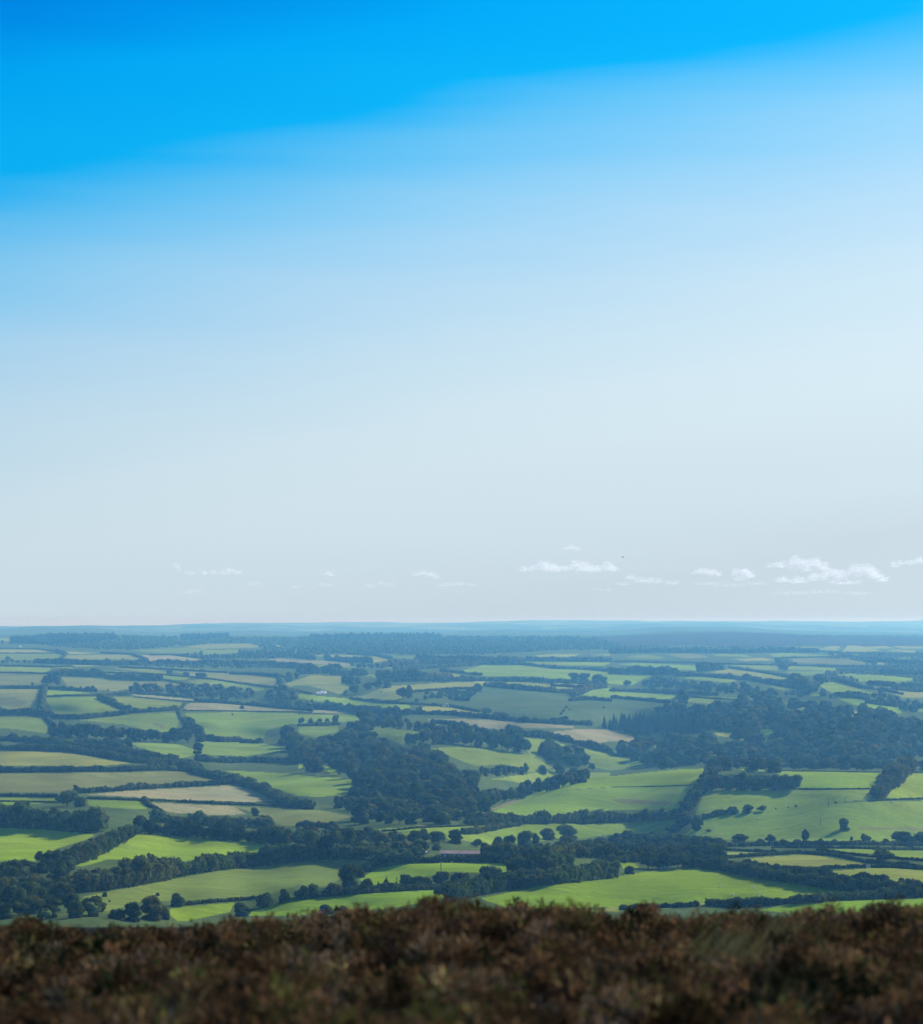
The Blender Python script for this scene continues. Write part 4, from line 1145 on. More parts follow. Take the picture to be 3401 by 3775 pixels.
    wood('A', 'broad', 40, 34, 14, 'tree of the tapering copse in the rough pasture', 'trees of the tapering copse', '270,388 335,385 365,444 240,444', False)
    wood('A', 'broad', 44, 46, 15, 'tree of the mixed far copse above the striped stubble field', 'trees of the mixed far copse', '690,484 800,462 1000,468 1180,468 1290,462 1460,495 1470,530 1300,532 1140,515 900,492', False)
    wood('A', 'broad', 50, 46, 18, 'tree of the far copse beside the vivid green strip', 'trees of the far copse by the vivid strip', '1550,535 1560,490 1700,480 1720,540', False)
    row('A', 'broad', 52, 40, 'tree of the far clump over the pale hill field on the left', 'trees of the far clump by the pale hill field', '1625,432 1680,415 1730,398', .2, .9)
    wood('D', 'broad', 118, 105, 34, 'big tree in the wood in the lower left corner above the heather', 'big trees of the lower left wood', '-20,700 120,690 270,720 420,760 300,800 420,860 560,890 600,950 -20,950', False)
    wood('A', 'broad', 92, 70, 24, 'broadleaf tree crowding the dark wood in the middle of the valley', 'trees of the valley wood', '1545,745 1640,730 1820,750 B 110,742 230,730 250,690 310,680 400,680 430,750 600,800 760,840 900,880 1040,940 1060,1010 900,1029 300,1029 220,965 60,960 40,890 0,880 A 1700,850 1560,800', True)
    wood('E', 'broad', 86, 70, 24, 'broadleaf tree crowding the dark wood in the middle of the valley', 'trees of the valley wood', '310,190 330,140 600,115 1000,120 1060,200 1180,250 1100,300 1040,320 1000,378 700,385 400,385 210,385 320,335 130,285 0,270 0,235 120,235', True)
    row('E', 'conifer', 80, 40, 'dark spruce standing in the valley wood', 'spruces of the valley wood', '640,160 740,155 840,165 960,190', .4, 1.1)
    row('E', 'conifer', 84, 44, 'dark spruce standing in the valley wood', 'spruces of the valley wood', '690,240 780,290 860,260 1030,290', .4, 1.1)
    wood('B', 'conifer', 92, 25, 15, 'spruce of the dark conifer stand on the right of the grey tan field', 'spruces of the dark conifer stand', '1765,690 1820,680 C 70,672 200,668 420,680 545,700 550,712 480,722 280,722 180,740 60,712 0,705', False)
    wood('C', 'broad', 68, 50, 19, 'broadleaf woodland covering the right hand valley', 'the right hand valley wood', '190,590 330,545 560,550 700,545 850,530 1000,565 1180,595 1300,615 1450,625 1650,645 1820,655 1820,780 1700,830 1600,935 1500,960 900,955 720,940 560,940 300,952 200,900 0,850 -60,805 120,800 190,792 300,790 520,772 575,745 575,690 480,650 300,620', True)
    wood('C', 'broad', 34, 34, 12, 'steep dark wood on the far valley side', 'the steep far wood', '150,445 260,415 400,420 540,435 700,445 900,475 1100,495 1130,512 1000,512 700,492 400,468 200,457', True)
    row('C', 'broad', 62, 56, 'tree of the belt behind the right hand hill', 'trees behind the right hand hill', '1440,935 1520,935 1600,935 1680,930 1820,935', .2, 1.0)
    wood('C', 'broad', 34, 30, 12, 'dark heathy wood on the shoulder at the right edge', 'the dark shoulder at the right edge', '1650,840 1720,800 1820,760 1820,860 1690,865', False)
    wood('E', 'broad', 72, 46, 22, 'mottled tree of the mixed trees crowded round the little roofs', 'mixed trees round the little roofs', '-10,450 230,440 300,490 560,480 640,520 820,505 1080,505 1090,530 1060,524 830,522 640,600 560,575 300,572 -10,582', True)
    wood('E', 'bush', 56, 46, 20, 'shrub of the thick mixed scrub right of the barn', 'mixed scrub right of the barn', '1110,585 1110,545 1250,520 1500,500 1820,500 1820,560 1400,585', True)
    wood('F', 'bush', 42, 42, 16, 'shrub of the valley floor scrub below the hill fields', 'shrubs of the valley floor scrub', '0,470 300,462 560,478 700,492 1040,494 1820,500 1820,512 900,510 640,522 0,520', True)
    wood('F', 'bush', 46, 46, 18, 'rusty shrub of the thicket left of the pale fields', 'rusty shrubs left of the pale fields', '0,575 200,560 560,560 640,600 440,625 0,600', True)
    wood('D', 'bush', 60, 60, 26, 'shrub in the hollow between the lower left tree belts', 'shrubs between the lower left belts', '0,610 230,600 300,640 430,640 400,700 0,680', True)
    wood('A', 'bush', 40, 44, 16, 'shrub of the rough strip below the plantation wall', 'shrubs below the plantation wall', '440,780 560,765 760,780 900,835 1040,872 900,872 700,820', True)
    wood('B', 'bush', 26, 30, 10, 'gorse patch on the dark green steep slope', 'gorse bushes in a patch', '720,500 760,485 900,472 1040,474 1010,520 960,540 860,515 740,520', False)
    wood('A', 'bush', 34, 40, 12, 'shrub of the rough scrub below the far copses', 'shrubs of the far scrub', '1480,520 1820,590 1820,560 1700,530', False)
    wood('C', 'broad', 36, 46, 15, 'trees scattered over the far right valley side', 'far right hillside trees', '1200,500 1400,545 1500,570 1820,640 1820,520 1600,500 1350,500', True)
    wood('B', 'broad', 24, 34, 9, 'low scrub and trees between the far fields', 'far scrub', '0,345 400,340 500,350 640,330 640,300 450,310 180,340 0,330', True)
    wood('B', 'broad', 26, 34, 9, 'low scrub and trees on the far middle plateau', 'far middle scrub', '480,405 800,408 1200,400 1580,420 1560,440 1200,420 800,425 500,420', True)
def place_forests():
    forest('A', 24, 9, 4.5, True, 'far dark conifer forest along the left skyline ridge', '0,176 150,170 330,152 660,150 700,175 480,200 300,205 150,195 60,200')
    forest('A', 16, 12, 5, False, 'far blue woodland between the two ridge forests', '660,152 1030,160 1040,190 1000,215 760,232 560,230 300,212 480,195 700,180')
    forest('A', 24, 9, 4.5, True, 'far toothed conifer forest on the ridge left of the middle', '1050,158 1340,152 1345,170 1060,180')
    forest('A', 16, 12, 5, False, 'far blue woodland on the long ridge', '1020,185 1345,165 1820,162 1820,235 1560,235 1450,200 1060,212')
    forest('B', 22, 9, 4.5, True, 'far toothed conifer forest on the middle skyline', '70,158 300,150 780,150 850,160 700,170 80,170')
    forest('B', 15, 12, 5, False, 'far blue woodland covering the long middle ridge', '0,165 850,158 1500,160 1600,158 1760,172 1950,232 1560,232 1100,258 700,262 300,250 0,265')
    forest('C', 13, 16, 6, False, 'far woodland at the foot of the purple moor', '0,205 150,216 600,220 1000,215 1000,250 0,250')
    forest('C', 14, 16, 6, False, 'far copses between the right hand plateau fields', '950,280 1400,250 1820,250 1820,420 1250,420 1150,380 1040,350')
    forest('C', 10, 13, 3.5, False, 'far tree line along the ridge at right', '1050,150 1340,148 1400,150 1820,150 1820,158 1400,156 1060,157')
    forest('B', 8, 14, 3.5, False, 'far hedges and trees on the pale ridge beyond the forest', '850,140 1250,136 1450,126 1820,130 1820,134 1450,131 1250,141')
    forest('A', 5, 14, 2.2, False, 'pale far woods on the horizon hills at left', '0,98 300,97 500,94 760,96 1100,88 1500,90 1820,86 1820,94 1500,99 1100,97 760,106 300,104 0,106')
    forest('A', 5, 26, 4, False, 'scattered far woods under the horizon hills at left', '0,112 700,110 1820,104 1820,122 700,124 0,122')
    forest('B', 5, 14, 2.2, False, 'pale far woods on the horizon hills in the middle', '0,80 400,76 800,74 1100,70 1500,62 1820,66 1820,76 1500,76 1100,82 800,88 400,86 0,90')
    forest('B', 5, 26, 4, False, 'scattered far woods under the horizon hills in the middle', '0,100 900,96 1820,88 1820,114 900,120 0,118')
    forest('C', 5, 16, 2.2, False, 'pale far woods on the horizon hills at right', '0,70 150,74 300,84 420,94 300,94 100,86 0,84')
    forest('C', 5, 30, 4, False, 'scattered far woods under the horizon hills at right', '400,84 900,82 1820,84 1820,112 900,112 400,112')
    forest('A', 20, 18, 7, False, 'scattered far trees between the pale plateau fields', '1060,250 1560,240 1820,250 1820,290 1640,280 1560,285 1215,285 870,255')
    forest('A', 20, 22, 8, False, 'far trees between the upper left strip fields', '0,290 350,292 850,298 1215,296 1820,325 1820,345 1000,335 600,322 200,310 0,316')

# ------------------------------------------------------------------ small built things
def box(bm, x0, x1, y0, y1, z0, z1):
    v = [bm.verts.new(p) for p in ((x0, y0, z0), (x1, y0, z0), (x1, y1, z0), (x0, y1, z0), (x0, y0, z1), (x1, y0, z1), (x1, y1, z1), (x0, y1, z1))]
    for f in ((3, 2, 1, 0), (4, 5, 6, 7), (0, 1, 5, 4), (1, 2, 6, 5), (2, 3, 7, 6), (3, 0, 4, 7)): bm.faces.new([v[i] for i in f])
def done(bm, name, mat, parent, **k):
    bmesh.ops.recalc_face_normals(bm, faces=bm.faces)
    me = bpy.data.meshes.new(name); bm.to_mesh(me); bm.free()
    me.materials.append(mat)
    return link(name, me, parent, **k)
M['white_wall'] = mat_plain('white_wall', (.75, .74, .7), .8, .08, .6)
M['stone_wall'] = mat_plain('stone_wall', (.28, .24, .2), .9, .25, .8)
M['slate'] = mat_plain('slate', (.17, .15, .16), .6, .25, .7)
M['slate_pale'] = mat_plain('pale_slate', (.36, .35, .36), .5, .2, .5)
M['tin_red'] = mat_plain('rusty_tin', (.30, .19, .16), .5, .35, .35)
M['tin_pale'] = mat_plain('pale_tin', (.62, .62, .62), .35, .15, .3)
M['glass'] = mat_plain('dark_glass', (.03, .04, .05), .1, .1, 1)
M['wood'] = mat_plain('weathered_wood', (.16, .13, .1), .85, .3, 2)
M['paint_white'] = mat_plain('white_paint', (.8, .8, .8), .35, .05, 1)
M['paint_blue'] = mat_plain('pale_blue_paint', (.3, .42, .6), .3, .05, 1)
M['rubber'] = mat_plain('rubber', (.02, .02, .02), .8, .1, 4)
M['wool'] = mat_plain('wool', (.72, .68, .6), .95, .12, 5)
M['bird_dark'] = mat_plain('dark_feathers', (.03, .03, .03), .8, .2, 8)
def house(name, cat, label, c, x, y, wpx, hpx, depth, rz, wall, roof, pitch=.45, windows=3, door=False, chimney=False):
    u, v = src(c, [(x, y)])[0]
    g = ground(u, v); k = KS * g[1] / FPX
    w, h = wpx * k, hpx * k
    e = link(name, None, loc=tuple(float(q) for q in g), label=label, cat=cat)
    e.rotation_euler.z = R(rz)
    eave = h / (1 + pitch * depth / 2 / max(h, .1)) if False else max(h - pitch * depth / 2, h * .55)
    ridge = eave + pitch * depth / 2
    bm = bmesh.new()
    d = depth / 2
    prof = [(-d, -.6), (d, -.6), (d, eave), (0, ridge - .05), (-d, eave)]
    A = [bm.verts.new((-w / 2, a, b)) for a, b in prof]; B = [bm.verts.new((w / 2, a, b)) for a, b in prof]
    bm.faces.new(A); bm.faces.new(B[::-1])
    for i in range(5): bm.faces.new((A[i], A[(i + 1) % 5], B[(i + 1) % 5], B[i]))
    done(bm, 'wall', M[wall], e)
    bm = bmesh.new()
    for s in (-1, 1):
        y0, z0 = s * (d + .35), eave - .35 * pitch
        t = .16
        vs = [(-w / 2 - .3, y0, z0), (w / 2 + .3, y0, z0), (w / 2 + .3, 0, ridge + .02), (-w / 2 - .3, 0, ridge + .02)]
        lo = [bm.verts.new((a, b, cc + .02)) for a, b, cc in vs]; hi = [bm.verts.new((a, b, cc + t)) for a, b, cc in vs]
        bm.faces.new(lo[::-1]); bm.faces.new(hi)
        for i in range(4): bm.faces.new((lo[i], lo[(i + 1) % 4], hi[(i + 1) % 4], hi[i]))
    ro = done(bm, 'roof', M[roof], e)
    if chimney:
        bm = bmesh.new(); box(bm, w * .3, w * .3 + .8, -.4, .4, ridge - .6, ridge + 1.1); done(bm, 'chimney', M['stone_wall'], ro)
    for i in range(windows):
        xx = -w / 2 + w * (i + .5) / windows
        bm = bmesh.new(); box(bm, xx - .5, xx + .5, -d - .04, -d + .1, eave * .45, eave * .45 + 1.0); done(bm, 'window', M['glass'], e)
    if door:
        bm = bmesh.new(); box(bm, w * .22 - 1.2, w * .22 + 1.2, -d - .05, -d + .1, -.1, eave * .75); done(bm, 'door', M['glass'], e)
    return e
def pole(c, x, y, h, label, cross=True):
    u, v = src(c, [(x, y)])[0]; g = ground(u, v); hm = float(h * KS * g[1] / FPX)
    e = link('utility_pole', None, loc=tuple(float(q) for q in g), label=label, cat='utility pole', group='utility poles in the fields')
    V, T = tube([(0, 0, -.3), (0, 0, hm * .5), (0, 0, hm)], [.2, .18, .14], 8)
    link('pole', mk_mesh('pole', V, T, mat=M['wood']), e)
    bm = bmesh.new(); box(bm, -.9, .9, -.22, -.14, hm - .6, hm - .45); done(bm, 'crossarm', M['wood'], e)
    for s in (-.75, 0, .75):
        V, T = tube([(s, -.18, hm - .45), (s, -.18, hm - .2)], [.07, .05], 6); link('insulator', mk_mesh('insulator', V, T, mat=M['paint_white']), e)
def vehicle(name, cat, label, c, x, y, L, Hh, rz, mat, van=False, group=None):
    u, v = src(c, [(x, y)])[0]; g = ground(u, v)
    e = link(name, None, loc=tuple(float(q) for q in g), label=label, cat=cat, group=group)
    e.rotation_euler.z = R(rz)
    pr = [(-.5, .18), (.5, .18), (.5, .55), (.47, .6), (.25, .64), (.12, .98), (-.42, 1.0), (-.5, .62)] if not van else [(-.5, .16), (.5, .16), (.5, .45), (.38, .55), (.3, .96), (-.48, 1.0), (-.5, .5)]
    bm = bmesh.new()
    wd = .88
    A = [bm.verts.new((a * L, -wd, b * Hh)) for a, b in pr]; B = [bm.verts.new((a * L, wd, b * Hh)) for a, b in pr]
    bm.faces.new(A); bm.faces.new(B[::-1])
    n = len(pr)
    for i in range(n): bm.faces.new((A[i], A[(i + 1) % n], B[(i + 1) % n], B[i]))
    bmesh.ops.bevel(bm, geom=list(bm.edges), offset=.08, segments=2, affect='EDGES')
    done(bm, 'body', M[mat], e)
    bm = bmesh.new(); box(bm, -.36 * L, .06 * L, -wd - .01, wd + .01, .66 * Hh, .9 * Hh); done(bm, 'window', M['glass'], e)
    for a in (-.31, .31):
        for s in (-1, 1):
            V, T = tube([(a * L, s * .95, .32), (a * L, s * .7, .32)], [.32, .32], 14); link('wheel', mk_mesh('wheel', V, T, mat=M['rubber']), e)
def animal_mesh(name, bones, mat):
    vs, es, rad = [], [], []
    for ch in bones:
        for i, (p, r) in enumerate(ch):
            if i == 0 and isinstance(p, int): prev = p; continue
            vs.append(p); rad.append(r)
            if i: es.append((prev, len(vs) - 1))
            prev = len(vs) - 1
    me = bpy.data.meshes.new(name); me.from_pydata(vs, es, [])
    ob = bpy.data.objects.new(name, me)
    ob.modifiers.new('skin', 'SKIN'); ob.modifiers.new('sub', 'SUBSURF').levels = 1
    ob.modifiers['sub'].render_levels = 2
    for i, d in enumerate(me.skin_vertices[0].data if me.skin_vertices else []):
        d.radius = (rad[i], rad[i])
        d.use_root = i == 0
    me.materials.append(mat)
    return ob
SHEEP = [[((-.38, 0, .62), .24), ((0, 0, .64), .29), ((.34, 0, .64), .25), ((.56, 0, .8), .13), ((.66, 0, .9), .11), ((.84, 0, .8), .06)],
         [(0, 0), ((-.44, .13, .4), .09), ((-.5, .13, .22), .05), ((-.46, .13, .0), .04)], [(0, 0), ((-.44, -.13, .4), .09), ((-.5, -.13, .22), .05), ((-.46, -.13, .0), .04)],
         [(2, 0), ((.36, .13, .4), .08), ((.38, .13, .22), .05), ((.36, .13, .0), .04)], [(2, 0), ((.36, -.13, .4), .08), ((.38, -.13, .22), .05), ((.36, -.13, .0), .04)],
         [(0, 0), ((-.66, 0, .55), .05)], [(4, 0), ((.62, .13, .93), .03)], [(4, 0), ((.62, -.13, .93), .03)]]
def path(label, c, pts, width):
    P = resample(src(c, parse(pts)), 6.0); g = ground(P[:, 0], P[:, 1]) + (0, 0, .25)
    d = np.gradient(g, axis=0); n = np.stack([-d[:, 1], d[:, 0], 0 * d[:, 0]], -1); n /= np.linalg.norm(n, axis=1)[:, None]
    V = np.stack([g - n * width / 2, g + n * width / 2], 1).reshape(-1, 3)
    i = np.arange(len(g) - 1) * 2
    link('path', mk_mesh('path', V, Q=np.stack([i, i + 2, i + 3, i + 1], -1), mat=M['dirt']), label=label, kind='structure')
def place_things():
    path('pale dirt track round the left foot of the domed field', 'E', '1035,318 1100,302 1200,264 1278,238', 5)
    path('pale dirt patch of lane below the valley wood', 'E', '690,388 730,386', 5)
    path('pale track through the gap of the right hand wood', 'C', '1350,582 1440,590 1520,606', 6)
    # buildings
    house('farmhouse', 'house', 'white gabled house shining out of the dark conifer stand', 'C', 83, 686, 17, 15, 8, 35, 'white_wall', 'tin_pale', windows=2, chimney=True)
    house('farm_shed', 'shed', 'low white roofed farm shed left of the pale dome field', 'B', 128, 490, 46, 12, 10, 12, 'white_wall', 'tin_pale', windows=2, door=True)
    house('farm_shed', 'shed', 'smaller white roofed shed behind the low white farm shed', 'B', 146, 483, 30, 12, 9, -8, 'white_wall', 'tin_pale', windows=1)
    house('barn', 'barn', 'long barn with a rusty pink tin roof and pale gable among the valley trees', 'E', 952, 575, 244, 42, 8, -3, 'stone_wall', 'tin_red', pitch=.22, windows=9, door=True)
    house('cottage', 'house', 'pale cottage roof poking out of the trees, right one of two', 'E', 415, 550, 40, 46, 6, 30, 'stone_wall', 'slate_pale', windows=2, chimney=True)
    house('cottage', 'house', 'smaller cottage roof nearly hidden by trees, left one of two', 'E', 268, 552, 22, 40, 6, 60, 'stone_wall', 'slate_pale', windows=1, chimney=True)
    house('shed', 'shed', 'tiny white hut added for a window glint left of the long barn', 'E', 745, 552, 9, 15, 3, 20, 'white_wall', 'tin_pale', windows=1)  # added hut: its white walls and roof stand in for a window glint
    house('farmhouse', 'house', 'pinkish farmhouse among trees near the right edge', 'C', 1792, 560, 44, 14, 9, 10, 'stone_wall', 'tin_red', windows=4, chimney=True)
    house('farmhouse', 'house', 'white house far off in the woods below the left skyline', 'A', 121, 216, 12, 8, 12, 10, 'white_wall', 'tin_pale', windows=2)
    house('farmhouse', 'house', 'white far house on the ridge field at the left edge', 'A', 130, 185, 30, 7, 12, 5, 'white_wall', 'slate', windows=3)
    # parked vehicles
    for i, (x, y, L, w) in enumerate(((850, 562, 6, 'leftmost, low'), (864, 557, 7, 'tallest and brightest'), (873, 562, 5, 'small, in front of the tallest'), (884, 560, 6, 'middle'), (893, 563, 7, 'wide'), (902, 561, 5, 'rightmost'))):
        vehicle('parked_van', 'van', 'white van parked by the oval pale field, %s one' % w, 'B', x, y, L, 2.9 if i == 1 else 2.3, 20 + 37 * i, 'paint_white', True, 'white vans parked by the oval pale field')
    vehicle('parked_car', 'car', 'pale blue car under the hedge, left one, above the bright middle field', 'E', 1100, 596, 4.4, 1.6, 8, 'paint_blue', group='cars under the hedge')
    vehicle('parked_car', 'car', 'pale blue car under the hedge, right one, lower and half hidden', 'E', 1208, 602, 4.4, 1.5, -4, 'paint_blue', group='cars under the hedge')
    # poles
    pole('E', 573, 724, 40, 'short utility pole with a crossarm at the edge of the bright middle field')
    pole('E', 598, 716, 50, 'taller utility pole right of the short one, by the feathery tree')
    pole('E', 831, 645, 52, 'tall thin pole in front of the long barn')
    pole('F', 1268, 278, 52, 'pole on the brow of the right hillside field, nearest one')
    pole('F', 1297, 252, 38, 'pole just behind the brow of the right hillside field')
    pole('F', 1365, 253, 38, 'pole right of the one behind the brow')
    pole('F', 1221, 384, 50, 'pole low on the right hillside field')
    pole('F', 1541, 156, 42, 'pole left of the brown green tree line on the right hill')
    # gate and railings
    u, v = src('F', [(1507, 632)])[0]; g = ground(u, v); k = KS * g[1] / FPX
    e = link('field_gate', None, loc=tuple(float(q) for q in g), label='pale five bar gate between two hedges of the valley floor fields', cat='gate')
    w = 17 * k
    for s in (-1, 1):
        bm = bmesh.new(); box(bm, s * w - .12, s * w + .12, -.12, .12, -.3, 1.6); done(bm, 'post', M['tin_pale'], e)
    bm = bmesh.new()
    for i in range(5): box(bm, -w + .13, w - .13, -.03, .03, .25 + .25 * i, .36 + .25 * i)
    done(bm, 'bars', M['tin_pale'], e)
    P = src('F', [(290, 642), (368, 634)]); a, b = ground(P[0, 0], P[0, 1]), ground(P[1, 0], P[1, 1])
    e = link('railing', None, loc=tuple(float(q) for q in a), label='white rail fence at the foot of the trees over the big bright field', cat='fence')
    d = b - a; n = 9
    for i in range(n):
        q = d * i / (n - 1); V, T = tube([q + (0, 0, -.2), q + (0, 0, 1.25)], [.09, .09], 6); link('post', mk_mesh('post', V, T, mat=M['paint_white']), e)
    for z in (.65, 1.12):
        V, T = tube([np.array((0, 0, z)), d + (0, 0, z)], [.07, .07], 6); link('rail', mk_mesh('rail', V, T, mat=M['paint_white']), e)
    # sheep
    proto = animal_mesh('sheep', SHEEP, M['wool'])
    for i, (c, x, y, a, s, w) in enumerate((('F', 635, 746, 30, 1.0, 'brightest sheep, alone on the left of the big bright field'), ('F', 831, 755, 160, 1.0, 'greyish sheep to the right in the big bright field'),
            ('F', 708, 796, 200, 1.0, 'sheep near the dry margin under the big bright field'), ('F', 857, 793, 15, 1.0, 'sheep lowest on the right of the big bright field'),
            ('F', 861, 350, 40, 1.3, 'sheep alone on the tall hillside field'), ('F', 1690, 268, 0, 1.2, 'sheep by the right edge, upper hillside field'), ('F', 1640, 258, 170, 1.2, 'sheep under the crest hedge on the right hillside'), ('F', 1740, 275, 80, 1.2, 'sheep nearest the right edge of the hillside'))):
        o = proto if i == 0 else proto.copy()
        COL.objects.link(o)
        u, v = src(c, [(x, y)])[0]; g = ground(u, v)
        o.location = tuple(float(q) for q in g); o.rotation_euler.z = R(a); o.scale = (s * 1.1,) * 3
        tag(o, w, 'sheep', 'sheep grazing in the fields')
    # the bird
    BIRD = [[((0, 0, 0), .06), ((.14, 0, .01), .07), ((.27, 0, .03), .04), ((.36, 0, .02), .012)], [(0, 0), ((-.2, 0, 0), .03)],
            [(1, 0), ((.1, .2, .08), .04), ((.02, .42, .03), .015)], [(1, 0), ((.1, -.2, .08), .04), ((.02, -.42, .03), .015)]]
    b = animal_mesh('bird', BIRD, M['bird_dark']); COL.objects.link(b)
    D = 420.0
    b.location = ((2296 - CX) / FPX * D, D, (HV - 2054) / FPX * D); b.rotation_euler.z = R(160); b.scale = (1.1,) * 3
    tag(b, 'tiny dark bird flying alone to the right above the clouds', 'bird')

# ------------------------------------------------------------------ clouds on the horizon, beyond the hills
def mat_cloud(name, dens):
    m, t = new_mat(name)
    p = t.nodes.new('ShaderNodeVolumePrincipled')
    p.inputs['Color'].default_value = (.97, .97, .98, 1)
    p.inputs['Density'].default_value = dens
    p.inputs['Anisotropy'].default_value = .35
    o = t.nodes.new('ShaderNodeOutputMaterial')
    t.links.new(p.outputs[0], o.inputs['Volume'])
    return m
def cloud_shell(g):
    pass
def mat_cloud_puff(name, alpha):
    g = G(name)
    d = g.n('ShaderNodeBsdfDiffuse', {'Color': (.98, .98, .98, 1)}).outputs[0]
    tr = g.n('ShaderNodeBsdfTranslucent', {'Color': (.98, .98, .98, 1)}).outputs[0]
    s = g.n('ShaderNodeMixShader', {0: .62, 1: d, 2: tr}).outputs[0]
    t = g.n('ShaderNodeBsdfTransparent').outputs[0]
    return g.out(g.n('ShaderNodeMixShader', {0: alpha, 1: t, 2: s}).outputs[0])
CLOUDS = [  # lumps (u, v, half width, half height) in source pixels, thickness of the vapour, label
    ([(1932, 2100, 24, 11), (1962, 2098, 26, 12), (2001, 2090, 36, 20), (2030, 2096, 30, 16), (2060, 2100, 26, 12), (2088, 2096, 26, 13), (2120, 2086, 24, 20), (2146, 2092, 30, 20), (2180, 2098, 32, 15), (2215, 2098, 28, 12), (2240, 2090, 24, 18), (2264, 2098, 22, 10)], 1.0, 'bright long cumulus cloud with three humps right of the middle'),
    ([(2088, 2022, 20, 6), (2106, 2018, 24, 10), (2124, 2025, 22, 6)], .45, 'small solitary cloud floating above the long three humped one'),
    ([(2320, 2128, 26, 10), (2360, 2138, 40, 12), (2410, 2142, 46, 13), (2470, 2148, 40, 10), (2300, 2152, 40, 8)], .35, 'faint spread out cloud right of the three humped one'),
    ([(2564, 2110, 18, 12), (2590, 2106, 26, 14), (2620, 2110, 26, 14), (2646, 2116, 18, 10)], .6, 'compact cloud with a flat top on the right side'),
    ([(2712, 2114, 22, 16), (2740, 2108, 26, 15), (2762, 2120, 22, 15), (2730, 2132, 28, 12)], .75, 'bulging cloud between the compact one and the high double cloud'),
    ([(2842, 2086, 28, 10), (2880, 2084, 30, 14), (2926, 2074, 30, 20), (2960, 2080, 30, 18), (3000, 2074, 28, 18), (3030, 2090, 26, 16), (2960, 2096, 60, 14)], .75, 'high wide cloud above the largest bank on the right'),
    ([(2880, 2138, 36, 12), (2940, 2140, 46, 14), (3010, 2130, 46, 16), (3060, 2116, 36, 18), (3100, 2124, 40, 20), (3150, 2110, 36, 26), (3190, 2100, 34, 20), (3220, 2120, 36, 18), (3255, 2136, 26, 12), (3110, 2144, 70, 14)], .8, 'largest bank of cloud low on the right with a sloping right end'),
    ([(3295, 2082, 20, 16), (3325, 2074, 24, 10), (3360, 2074, 26, 12), (3395, 2068, 30, 14), (3430, 2076, 26, 12)], .7, 'cloud cut by the right edge of the picture'),
    ([(655, 2088, 12, 10), (662, 2100, 9, 10), (645, 2080, 10, 5)], .6, 'tiny hooked cloud far left'),
    ([(705, 2113, 18, 8), (690, 2110, 10, 5)], .4, 'small dull cloud right of the tiny hooked one'),
    ([(752, 2112, 16, 8), (786, 2110, 22, 8), (830, 2110, 28, 10), (850, 2102, 22, 10), (876, 2110, 20, 9)], .6, 'flat oblong cloud on the left'),
    ([(1202, 2116, 18, 8), (1222, 2118, 18, 8), (1212, 2110, 12, 6)], .35, 'little cloud left of the middle, upper one'),
    ([(1190, 2155, 22, 7), (1210, 2158, 16, 6)], .3, 'little cloud left of the middle, lower one'),
    ([(1530, 2118, 20, 8), (1560, 2112, 26, 10), (1590, 2118, 22, 10), (1606, 2128, 16, 7)], .55, 'arched cloud left of the middle of the horizon'),
    ([(1640, 2156, 36, 8), (1690, 2152, 36, 9), (1740, 2156, 30, 7)], .3, 'pale smear of cloud under the arched cloud'),
    ([(1360, 2160, 36, 8), (1400, 2150, 26, 7), (1440, 2156, 30, 7)], .22, 'barely visible cloud left of the arched cloud'),
    ([(930, 2154, 18, 7), (946, 2150, 12, 6)], .28, 'barely visible cloud right of the flat oblong one'),
    ([(1090, 2163, 20, 6)], .25, 'barely visible dot of cloud in the left half'),
    ([(720, 2180, 36, 8), (690, 2184, 24, 6)], .2, 'barely visible streak of cloud low on the left'),
    ([(2600, 2150, 70, 9), (2690, 2158, 70, 9), (2780, 2150, 60, 8)], .16, 'broad faint veil of cloud below the compact flat topped cloud'),
    ([(2920, 2186, 90, 9), (3040, 2180, 90, 10), (3160, 2188, 80, 8)], .14, 'broad faint veil of cloud under the largest bank'),
    ([(2240, 2174, 26, 6), (2200, 2172, 26, 5)], .25, 'thin streak of cloud below the three humped one'),
]
def place_clouds():
    D = 46000.0
    for i, (L, th, label) in enumerate(CLOUDS):
        r = np.random.default_rng(50 + i)
        hp = Heap()
        k = D / FPX
        C, S = [], []
        for (u, v, a, b) in L:
            c = np.array([(u - CX) * k, D, (HV - v) * k])
            n = int(20 + 14 * a / 10)
            for j in range(n):
                p = r.normal(size=3); p /= np.linalg.norm(p); p *= r.uniform(.1, 1) ** .6
                p[2] = p[2] * 1.35 if p[2] > -.45 else -.45 * r.uniform(.6, 1)
                q = r.uniform(.28, .55) * (1 - .35 * np.linalg.norm(p))
                C.append(c + p * np.array([a, a, b]) * k * .95)
                s = q * min(a, b * 1.5) * k
                S.append((s * r.uniform(1, 1.6), s * 1.2, s * .8))
        n = len(C)
        hp.spread([lump(3, .03, PR) for _ in range(2)], C, S, r, np.zeros((n, 3)))
        o = np.mean(C, 0)
        key = 'cloud %.2f' % th
        if key not in M: M[key] = mat_cloud_puff('cloud_vapour', .010 + .034 * th)
        me = hp.mesh('cloud', M[key], o)
        me.polygons.foreach_set('use_smooth', np.ones(len(me.polygons), bool))
        link('cloud', me, loc=tuple(o), label=label, cat='cloud', group='cumulus clouds along the horizon')

